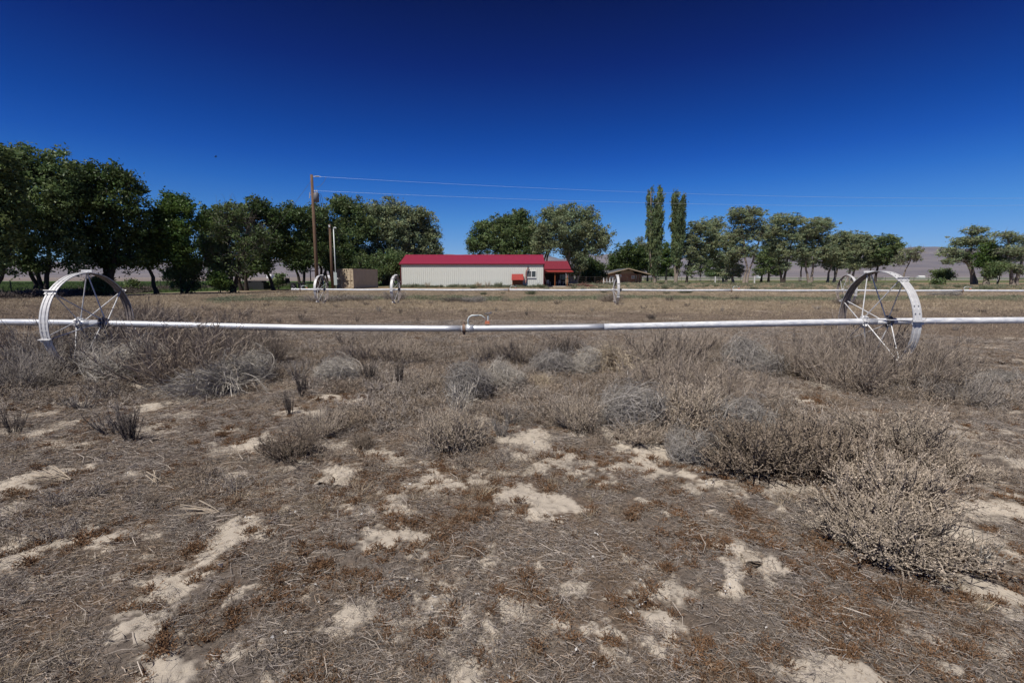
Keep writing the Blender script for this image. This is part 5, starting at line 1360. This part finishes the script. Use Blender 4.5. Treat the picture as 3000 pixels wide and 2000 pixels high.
# every little weed gets a label that says where it stands
LMK = [(0, 'the left edge'), (268, 'the left wheel'), (560, 'the dead twig tree'), (760, 'the V trunked tree'), (935, 'the utility pole'), (1080, 'the container'), (1160, 'the second far wheel'),
      (1290, 'the barn left half'), (1440, 'the barn right half'), (1517, 'the hutch'), (1557, 'the barn window'), (1630, 'the porch'), (1711, 'the brush pile'), (1807, 'the third far wheel'), (1905, 'the left poplar'),
      (1985, 'the slim poplar'), (2143, 'the far pipe sprinkler'), (2250, 'the forked elm'), (2380, 'the flat topped elm'), (2566, 'the near right wheel'), (2700, 'the far white farm'), (2815, 'the rightmost far sprinkler'), (3000, 'the right edge')]
def autolabel(objs, kindword, rows):
    from collections import defaultdict
    g = defaultdict(list)
    for o in objs:
        x, y = o.location.x, o.location.y; px = 1500 + x / y * F
        row = next(t for lim, t in rows if y < lim); lm = min(LMK, key=lambda a: abs(a[0] - px))[1]
        g[(row, lm)].append((px, o))
    for (row, lm), l in g.items():
        l.sort(key=lambda a: a[0]); n = len(l)
        for i, (px, o) in enumerate(l):
            size = '' if n == 1 else ({0: 'leftmost', n - 1: 'rightmost'}.get(i, ['', 'second', 'third', 'fourth', 'fifth', 'sixth', 'seventh', 'eighth', 'ninth', 'tenth', 'eleventh', 'twelfth', 'thirteenth', 'fourteenth'][min(i, 13)]) + ' ')
            o['label'] = '%s%s %s %s' % (size, kindword, row, lm)
allo = list(COL.objects)
autolabel([o for o in allo if o.get('group') == 'small weeds dotted over the field'], 'small dark dry weed', ((13, 'just beyond the near pipe, towards'), (19, 'in open stubble towards'), (999, 'in far stubble below')))
autolabel([o for o in allo if o.get('group') == 'green weed tufts on the yard'], 'green weed tuft', ((55, 'soon past the far pipe under'), (80, 'midway on dry yard under'), (999, 'far back on dry yard under')))
autolabel([o for o in allo if o.get('group') == 'weeds along the barn wall'], 'weed at barn foot', ((70.2, 'standing a little forward, by'), (999, 'tight against wall, by')))
# dead stalk bundles lying on the ground
def stalks(label, qx, qy, qw, n, seed, ang):
    rng = np.random.default_rng(seed); x, y = hit(qx * Q, qy * Q); L_ = qw * Q * y / F
    A = np.zeros((n, 3)) + rng.normal(size=(n, 3)) * .012; A[:, 2] = .015
    a = ang + rng.uniform(-.38, .38, n); ln = L_ * rng.uniform(.5, 1.0, n)
    T_ = np.linspace(0, 1, 6)[None, :, None]
    D = np.stack([np.cos(a), np.sin(a), np.zeros(n)], 1)[:, None] * ln[:, None, None]
    P = A[:, None] + D * T_; P[..., 2] += (rng.uniform(.01, .06, (n, 1)) * (np.linspace(0, 1, 6) ** .8)[None])
    V, Fq = tubes(P, np.tile(np.linspace(.0018, .0034, 6), (n, 1)), 5)
    o = link('dead_stalks', npmesh('dead_stalks', V, Fq, M['stalk']), None, (x, y, gz(x, y)))
    _set(o, label, 'dead stalks')
M['stalk'] = mat('bleached_dead_stalk', (.48, .40, .31), rough=.85, var=.35, vscale=12)
stalks('bundle of bleached dead stalks fanned out near left edge', 160, 1100, 110, 10, 1, R(172))
stalks('bundle of bleached dead stalks lying below the left stalk fan', 500, 1180, 95, 12, 2, R(178))
stalks('few broken pale stalks poking up from left ground', 360, 1108, 60, 6, 3, R(140))
stalks('single long pale stick lying behind the central bush', 840, 966, 70, 3, 4, R(4))
stalks('few pale crossed stalks beside the thin dark stalks', 640, 905, 50, 5, 5, R(40))

# soil hoods over the mouths of the burrows
def burrow(label, x, y, rx, ry, h, seed):
    rng = np.random.default_rng(seed); nu, nv = 22, 10; V = []
    z0 = float(height(np.array([x]), np.array([y - ry * 2.2]))[0]) + .004
    for layer in (1.0, .78):
        for i in range(nu + 1):
            a = PI * i / nu                      # left to right over the arch
            for j in range(nv + 1):
                t = j / nv                       # mouth to back
                k = layer * math.sqrt(max(0, 1 - (t * .96) ** 2)) * (1 + .10 * math.sin(a * 5 + seed) * (1 - t)) + rng.normal() * .05
                V.append((-math.cos(a) * rx * 1.45 * k + rng.normal() * .002, -ry * .35 + t * ry * 4.2 * (layer if t > .5 else 1), math.sin(a) * h * k - .012))
    V = np.array(V); n1 = (nu + 1) * (nv + 1); Fs = []
    for L0 in (0, 1):
        for i in range(nu):
            for j in range(nv):
                q = [L0 * n1 + i * (nv + 1) + j, L0 * n1 + (i + 1) * (nv + 1) + j, L0 * n1 + (i + 1) * (nv + 1) + j + 1, L0 * n1 + i * (nv + 1) + j + 1]
                Fs.append(q if L0 == 0 else q[::-1])
    for i in range(nu): Fs.append([i * (nv + 1), n1 + i * (nv + 1), n1 + (i + 1) * (nv + 1), (i + 1) * (nv + 1)])
    o = link('burrow_hood', npmesh('burrow_hood', V, np.array(Fs), M['soil'], smooth=True), None, (x, y, z0))
    _set(o, label, 'burrow')
M['soil'] = mat('loose_pale_soil', (.49, .425, .35), rough=1, var=.3, vscale=90, bump=.9, bscale=90, spec=0)
burrow('left mouth of the double animal burrow left of centre', b1[0], b1[1], .045, .04, .038, 1)
burrow('wider right mouth of the double animal burrow', b2[0], b2[1], .05, .045, .042, 2)
burrow('single burrow mouth on open sand at right foreground', b3[0], b3[1], .038, .03, .030, 3)

# ================================================================== GROUND LITTER (uncountable stuff)
def hidden_collection(name, meshes):
    c = bpy.data.collections.new(name)
    for i, me in enumerate(meshes):
        o = bpy.data.objects.new('%s_%02d' % (name, i), me); c.objects.link(o)
    return c
def scatter(name, pts, rots, scl, meshes, label_kind='stuff'):
    coll = hidden_collection(name + '_clumps', meshes)
    me = bpy.data.meshes.new(name)
    me.vertices.add(len(pts)); me.vertices.foreach_set('co', np.asarray(pts, np.float32).ravel())
    a = me.attributes.new('rot', 'FLOAT_VECTOR', 'POINT'); a.data.foreach_set('vector', np.asarray(rots, np.float32).ravel())
    a = me.attributes.new('scl', 'FLOAT_VECTOR', 'POINT'); a.data.foreach_set('vector', np.asarray(scl, np.float32).ravel())
    me.update()
    o = link(name, me); o['kind'] = 'stuff'
    ng = bpy.data.node_groups.new(name, 'GeometryNodeTree')
    ng.interface.new_socket('Geometry', in_out='INPUT', socket_type='NodeSocketGeometry')
    ng.interface.new_socket('Geometry', in_out='OUTPUT', socket_type='NodeSocketGeometry')
    gi = ng.nodes.new('NodeGroupInput'); go = ng.nodes.new('NodeGroupOutput')
    ci = ng.nodes.new('GeometryNodeCollectionInfo'); ci.inputs[0].default_value = coll
    ci.inputs[1].default_value = True; ci.inputs[2].default_value = True
    ip = ng.nodes.new('GeometryNodeInstanceOnPoints'); ip.inputs['Pick Instance'].default_value = True
    def na(n):
        q = ng.nodes.new('GeometryNodeInputNamedAttribute'); q.data_type = 'FLOAT_VECTOR'; q.inputs[0].default_value = n; return q.outputs[0]
    L = ng.links
    L.new(gi.outputs[0], ip.inputs['Points']); L.new(ci.outputs[0], ip.inputs['Instance'])
    er = ng.nodes.new('FunctionNodeEulerToRotation'); L.new(na('rot'), er.inputs[0]); L.new(er.outputs[0], ip.inputs['Rotation'])
    L.new(na('scl'), ip.inputs['Scale']); L.new(ip.outputs[0], go.inputs[0])
    md = o.modifiers.new('scatter', 'NODES'); md.node_group = ng
    return o
LR = np.random.default_rng(42)
M['litter1'] = mat('grey_straw_litter', (.25, .218, .192), rough=.85, attr='tone', objrand=.12)
M['litter2'] = mat('brown_dry_litter', (.205, .155, .112), rough=.9, attr='tone', objrand=.15)
M['rusttuft'] = mat('rust_brown_dead_moss_tufts', (.145, .082, .044), rough=.9, attr='tone', objrand=.2)
M['grassdry'] = mat('dry_golden_grass', (.34, .275, .195), rough=.85, attr='tone', objrand=.15)
M['stubble'] = mat('field_stubble', (.22, .175, .135), rough=.9, attr='tone', objrand=.2)
M['chip'] = mat('white_dried_leaf_scraps', (.48, .46, .44), rough=.8, attr='tone', objrand=.1)
def litter_mesh(seed, n, ext, lmin, lmax, r, mt, up=.03, curl=.25, name='litter'):
    rng = np.random.default_rng(seed)
    A = np.stack([rng.normal(0, ext * .5, n), rng.normal(0, ext * .5, n), rng.uniform(.002, up, n)], 1)
    a = rng.uniform(0, 2 * PI, n); ln = rng.uniform(lmin, lmax, n) * rng.uniform(.4, 1, n)
    D = np.stack([np.cos(a), np.sin(a), rng.normal(0, .14, n)], 1) * ln[:, None]
    per = np.stack([-np.sin(a), np.cos(a), np.zeros(n)], 1) * (ln * rng.normal(0, curl, n))[:, None]
    t = np.array([0, .5, 1])[None, :, None]
    P = A[:, None] + D[:, None] * (t - .5) + per[:, None] * (4 * t * (1 - t))
    P[..., 2] = np.maximum(P[..., 2], .001)
    V, Fq = tubes(P, np.tile([r * .8, r, r * .6], (n, 1)) * rng.uniform(.5, 1.5, (n, 1)), 3)
    tn = np.repeat(rng.uniform(.45, 1.75, n) ** 1.2, 9); tn = np.stack([tn, tn, tn * rng.uniform(.97, 1.03)], 1)
    return npmesh(name, V, Fq, mt, attrs={'tone': tn})
def tuft_mesh(seed, n, ext, h, r, mt, lean=.6, name='tuft', segs=3, branch=0):
    rng = np.random.default_rng(seed)
    A = np.stack([rng.normal(0, ext * .35, n), rng.normal(0, ext * .35, n), np.zeros(n)], 1)
    D = norm(np.concatenate([A[:, :2] * 1.2 / ext * lean + rng.normal(size=(n, 2)) * lean * .6, np.ones((n, 1))], 1)) * (h * rng.uniform(.4, 1.1, n))[:, None]
    cu = rng.normal(size=(n, 3)) * h * .2 * np.array([1, 1, .3])
    t = np.linspace(0, 1, segs)[None, :, None]
    P = A[:, None] + D[:, None] * t + cu[:, None] * t * t
    V, Fq = tubes(P, np.tile(np.linspace(r, r * .4, segs), (n, 1)) * rng.uniform(.6, 1.4, (n, 1)), 3)
    VV, FF = [V], [Fq]; tn = [np.repeat(rng.uniform(.55, 1.5, n), segs * 3)]
    if branch:
        ix = np.repeat(np.arange(n), branch); u = rng.uniform(.2, 1, len(ix))[:, None]
        B_ = A[ix] + D[ix] * u + cu[ix] * u * u; D2 = norm(rng.normal(size=B_.shape) + np.array([0, 0, .5])) * h * .22
        P = np.stack([B_, B_ + D2], 1); V2, F2 = tubes(P, np.tile([r * 1.1, r * .7], (len(ix), 1)), 3)
        VV.append(V2); FF.append(F2 + len(V)); tn.append(np.repeat(rng.uniform(.7, 1.6, len(ix)), 6))
    T = np.concatenate(tn); T = np.stack([T, T, T], 1)
    return npmesh(name, np.concatenate(VV), np.concatenate(FF), mt, attrs={'tone': T})
def sector(n, r0, r1, p=1.0, half=60):
    """points in front of the camera position, density falling with distance when p<2"""
    u = LR.uniform(0, 1, n); r = (r0 ** p + u * (r1 ** p - r0 ** p)) ** (1 / p)
    th = np.radians(LR.uniform(-half, half, n)); return r * np.sin(th), r * np.cos(th)
def place(x, y, dz=0.0):
    return np.stack([x, y, height(x, y) + dz], 1)
def zr(n, tilt=0.0):
    return np.stack([LR.normal(0, tilt, n) if tilt else np.zeros(n), LR.normal(0, tilt, n) if tilt else np.zeros(n), LR.uniform(0, 6.283, n)], 1)
def sc3(a, b, n, zlo=1, zhi=1):
    s = LR.uniform(a, b, n); return np.stack([s, s, s * LR.uniform(zlo, zhi, n)], 1)

# grey straw litter
x, y = sector(44000, 1.15, 16, 1.15)
keep = LR.uniform(0, 1, len(x)) > np.clip(sand_mask(x, y) * 1.15, 0, 1) * .88
keep &= LR.uniform(0, 1, len(x)) < np.clip(.35 + (fbm(x * 1.6, y * 1.6, 301, 4) - .35) * 3, .3, 1)
x, y = x[keep], y[keep]
r_ = np.hypot(x, y); s = (0.42 + r_ * .075)
meshes = [litter_mesh(600 + i, 56, .15, .02, .13, .0012, M['litter1']) for i in range(7)] + [litter_mesh(620 + i, 56, .15, .015, .08, .0013, M['litter2']) for i in range(5)] + [litter_mesh(640, 12, .12, .08, .26, .0026, M['litter1'])]
sc = sc3(.8, 1.3, len(x)) * s[:, None]; scatter('straw_litter', place(x, y), zr(len(x), .06), sc, meshes)
# rust coloured tufts
x, y = sector(24000, 1.15, 13, 1.2)
n_ = fbm(x * 1.9, y * 1.9, 311, 4) + .35 * (fbm(x * 7, y * 7, 315, 3) - .5)
sm_ = sand_mask(x, y); edge = (sm_ > .05) & (sm_ < .8)
keep = ((n_ + LR.normal(0, .10, len(x)) > .60) | (edge & (LR.uniform(0, 1, len(x)) < .5))) & (sm_ < .9); x, y = x[keep], y[keep]
meshes = [tuft_mesh(700 + i, 42, .045, .034, .0014, M['rusttuft'], lean=1.1, branch=3, name='rust_tuft') for i in range(6)]
scatter('rust_brown_tufts', place(x, y), zr(len(x), .1), sc3(.35, 1.2, len(x), .7, 1.2) * (1 + np.hypot(x, y)[:, None] * .04), meshes)
# dry golden grass
x, y = sector(7000, 1.3, 15, 1.3)
n_ = fbm(x * .9 + 7, y * .9, 321, 4); keep = (n_ > .53) & (sand_mask(x, y) < .5); x, y = x[keep], y[keep]
meshes = [tuft_mesh(730 + i, 22, .06, .10, .0012, M['grassdry'], lean=.7, name='dry_grass_tuft') for i in range(5)]
scatter('dry_grass', place(x, y), zr(len(x), .15), sc3(.4, 1.1, len(x), .6, 1.1), meshes)
# tangled dry undergrowth filling the ground between the bushes
UG = [(430,870,300,80),(1060,880,230,75),(1200,930,260,60),(1560,900,330,120),(1700,980,260,80),(2070,880,270,62),(850,860,170,50),(1350,860,160,60),(1000,820,260,30),(1600,825,280,22),(2250,900,130,60),(880,960,140,35),(60,900,120,60)]
def ugd(x, y):
    r = np.zeros(len(x))
    for cx, cy, rx, ry in UG:
        x0, y0 = hit(cx * Q, cy * Q); _, a = hit(cx * Q, (cy + ry) * Q); _, b_ = hit(cx * Q, max(cy - ry, 775) * Q)
        yc, RY = (a + b_) / 2, (b_ - a) / 2; RX = rx * Q * y0 / F
        r = np.maximum(r, 1 - ((x - x0) / RX) ** 2 - ((y - yc) / RY) ** 2)
    return np.clip(r * 1.8, 0, 1)
x, y = sector(19000, 2.6, 10.5, 1.6)
keep = (LR.uniform(0, 1, len(x)) < ugd(x, y) * np.clip((fbm(x * 1.3, y * 1.3, 333, 4) - .36) * 5, 0.05, 1)) & (sand_mask(x, y) < .35); x, y = x[keep], y[keep]
M['tangle'] = mat('tangled_grey_brown_stems', (.27, .235, .205), rough=.9, attr='tone', objrand=.22)
M['tangle2'] = mat('tangled_brown_stems', (.22, .175, .135), rough=.9, attr='tone', objrand=.22)
scatter('dry_undergrowth', place(x, y), zr(len(x), .15), sc3(.4, 1.25, len(x), .6, 1.1), [tuft_mesh(850 + i, 34, .16, .19, .0022, M['tangle' if i % 2 else 'tangle2'], lean=1.0, branch=5, name='undergrowth') for i in range(6)])
# grey upright thin weeds between the bushes
x, y = sector(3400, 3.6, 13, 1.6)
n_ = fbm(x * .7 + 31, y * .7, 331, 4); keep = (n_ > .5) & (sand_mask(x, y) < .4); x, y = x[keep], y[keep]
meshes = [tuft_mesh(750 + i, 24, .10, .14, .0015, M['tangle' if i % 2 else 'tangle2'], lean=.7, branch=4, name='grey_weed_tuft') for i in range(5)]
scatter('grey_undergrowth', place(x, y), zr(len(x), .1), sc3(.45, 1.25, len(x), .7, 1.1), meshes)
# white scraps of dried leaf
def chip_mesh(seed):
    rng = np.random.default_rng(seed); V, Fs = [], []
    for k in range(5):
        c = rng.normal(size=3) * np.array([.03, .03, .004]) + np.array([0, 0, .008]); a = rng.uniform(0, 6.28); s = rng.uniform(.004, .010)
        d = np.array([math.cos(a), math.sin(a), rng.normal() * .3]) * s; e = np.array([-math.sin(a), math.cos(a), rng.normal() * .5]) * s * .6
        b = len(V); V += [c - d, c - e, c + d * .9, c + e + np.array([0, 0, .004])]; Fs.append([b, b + 1, b + 2, b + 3])
    return npmesh('leaf_scrap', np.array(V), np.array(Fs), M['chip'], attrs={'tone': np.ones((len(V), 3))})
x, y = sector(900, 1.2, 15, 1.3); scatter('white_leaf_scraps', place(x, y, .006), zr(len(x), .3), sc3(.4, 1.35, len(x)), [chip_mesh(800 + i) for i in range(6)])
# field stubble out to the far wheel line and straw band beyond
x, y = sector(34000, 9, 48, 1.25, 56)
keep = (LR.uniform(0, 1, len(x)) < .8); x, y = x[keep], y[keep]
straw = (y + .16 * (x + 3) * (x < -3)) > 22 + LR.normal(0, 2.5, len(x))
r_ = np.hypot(x, y)
sm1 = [tuft_mesh(760 + i, 26, .30, .055, .0035, M['stubble'], lean=1.0, name='stubble') for i in range(6)]
sm2 = [tuft_mesh(780 + i, 34, .34, .16, .0038, M['grassdry'], lean=.6, name='straw_grass') for i in range(6)]
a, b_ = x[~straw], y[~straw]; scatter('field_stubble', place(a, b_), zr(len(a), .05), sc3(.7, 1.3, len(a), .6, 1.3) * (.8 + r_[~straw] * .018)[:, None], sm1)
a, b_ = x[straw], y[straw]; nn = fbm(a * .3, b_ * .3, 341, 3)
scatter('straw_grass', place(a, b_), zr(len(a), .05), sc3(.6, 1.2, len(a), .5, 1.1) * (.55 + nn * .6)[:, None] * (.8 + r_[straw] * .012)[:, None], sm2)
# shaggy dry grass of the yard beyond
x, y = sector(9000, 48, 128, 1.4, 50); keep = ~((x > -17) & (x < 10) & (y > 69)) & (x > -6 - .0 * y); keep |= (x < -17) & (x > -24) & (y < 62)
x, y = x[keep], y[keep]
scatter('yard_grass', np.stack([x, y, np.zeros(len(x))], 1), zr(len(x)), sc3(1.0, 2.0, len(x), .5, .8), sm2)
# green crop at the near side of the irrigated field
M['crop'] = mat('green_field_crop', (.075, .115, .035), rough=.8, attr='tone', objrand=.2)
x = LR.uniform(-130, -16, 16000); y = 26 + LR.uniform(0, 1, 16000) ** 1.4 * 90
keep = (-x - (37.5 - .33 * (y - 38))) > 0; x, y = x[keep], y[keep]
scatter('green_crop', np.stack([x, y, np.zeros(len(x))], 1), zr(len(x)), sc3(1.2, 2.4, len(x), .8, 1.2), [tuft_mesh(790 + i, 34, .4, .2, .008, M['crop'], lean=.5, name='crop_tuft') for i in range(4)])
# dark brush added to paint in the shadow band below the left trees
x = []; y = []
for (ax, ay), (bx, by) in zip(lp[2:-1], lp[3:]):
    t = LR.uniform(0, 1, 260); x.append(ax + (bx - ax) * t + LR.normal(1.6, .8, 260)); y.append(ay + (by - ay) * t + LR.normal(-.6, .5, 260))
x = np.concatenate(x); y = np.concatenate(y)
scatter('shade_band_brush', place(x, y), zr(len(x), .2), sc3(.5, 1.5, len(x), .6, 1.2), [tuft_mesh(795 + i, 60, .5, .38, .012, M['darkweed'], lean=1.0, branch=3, name='brush_tuft') for i in range(3)])

# dusty green weeds along the ditch beyond the field and about the yard
x = LR.uniform(-20, 60, 9000); y = 34 + (fbm(x * .12, x * 0 + 3, 401, 3) - .5) * 7 + LR.normal(0, 1.5, 9000)
keep = fbm(x * .5, y * .5, 405, 3) > .47; x, y = x[keep], y[keep]
M['ditch'] = mat('dusty_green_ditch_weeds', (.15, .165, .105), rough=.8, attr='tone', objrand=.3)
scatter('ditch_weeds', place(x, y), zr(len(x)), sc3(.8, 1.9, len(x), .5, .9), [tuft_mesh(880 + i, 34, .34, .15, .006, M['ditch'], lean=.9, branch=1, name='ditch_weed') for i in range(4)])
x = LR.uniform(-17.5, 4.5, 800); y = 70.9 - np.abs(LR.normal(0, .5, 800)); keep = fbm(x * .6, y * .6, 411, 3) > .42; x, y = x[keep], y[keep]
x = np.concatenate([x, LR.uniform(8, 90, 1300)]); y = np.concatenate([y, LR.uniform(48, 128, 1300)])
scatter('yard_weeds', np.stack([x, y, np.zeros(len(x))], 1), zr(len(x)), sc3(1.0, 2.4, len(x), .6, 1.4), [tuft_mesh(890 + i, 34, .3, .17, .008, M['ditch'], lean=.9, branch=1, name='yard_weed_tuft') for i in range(4)])
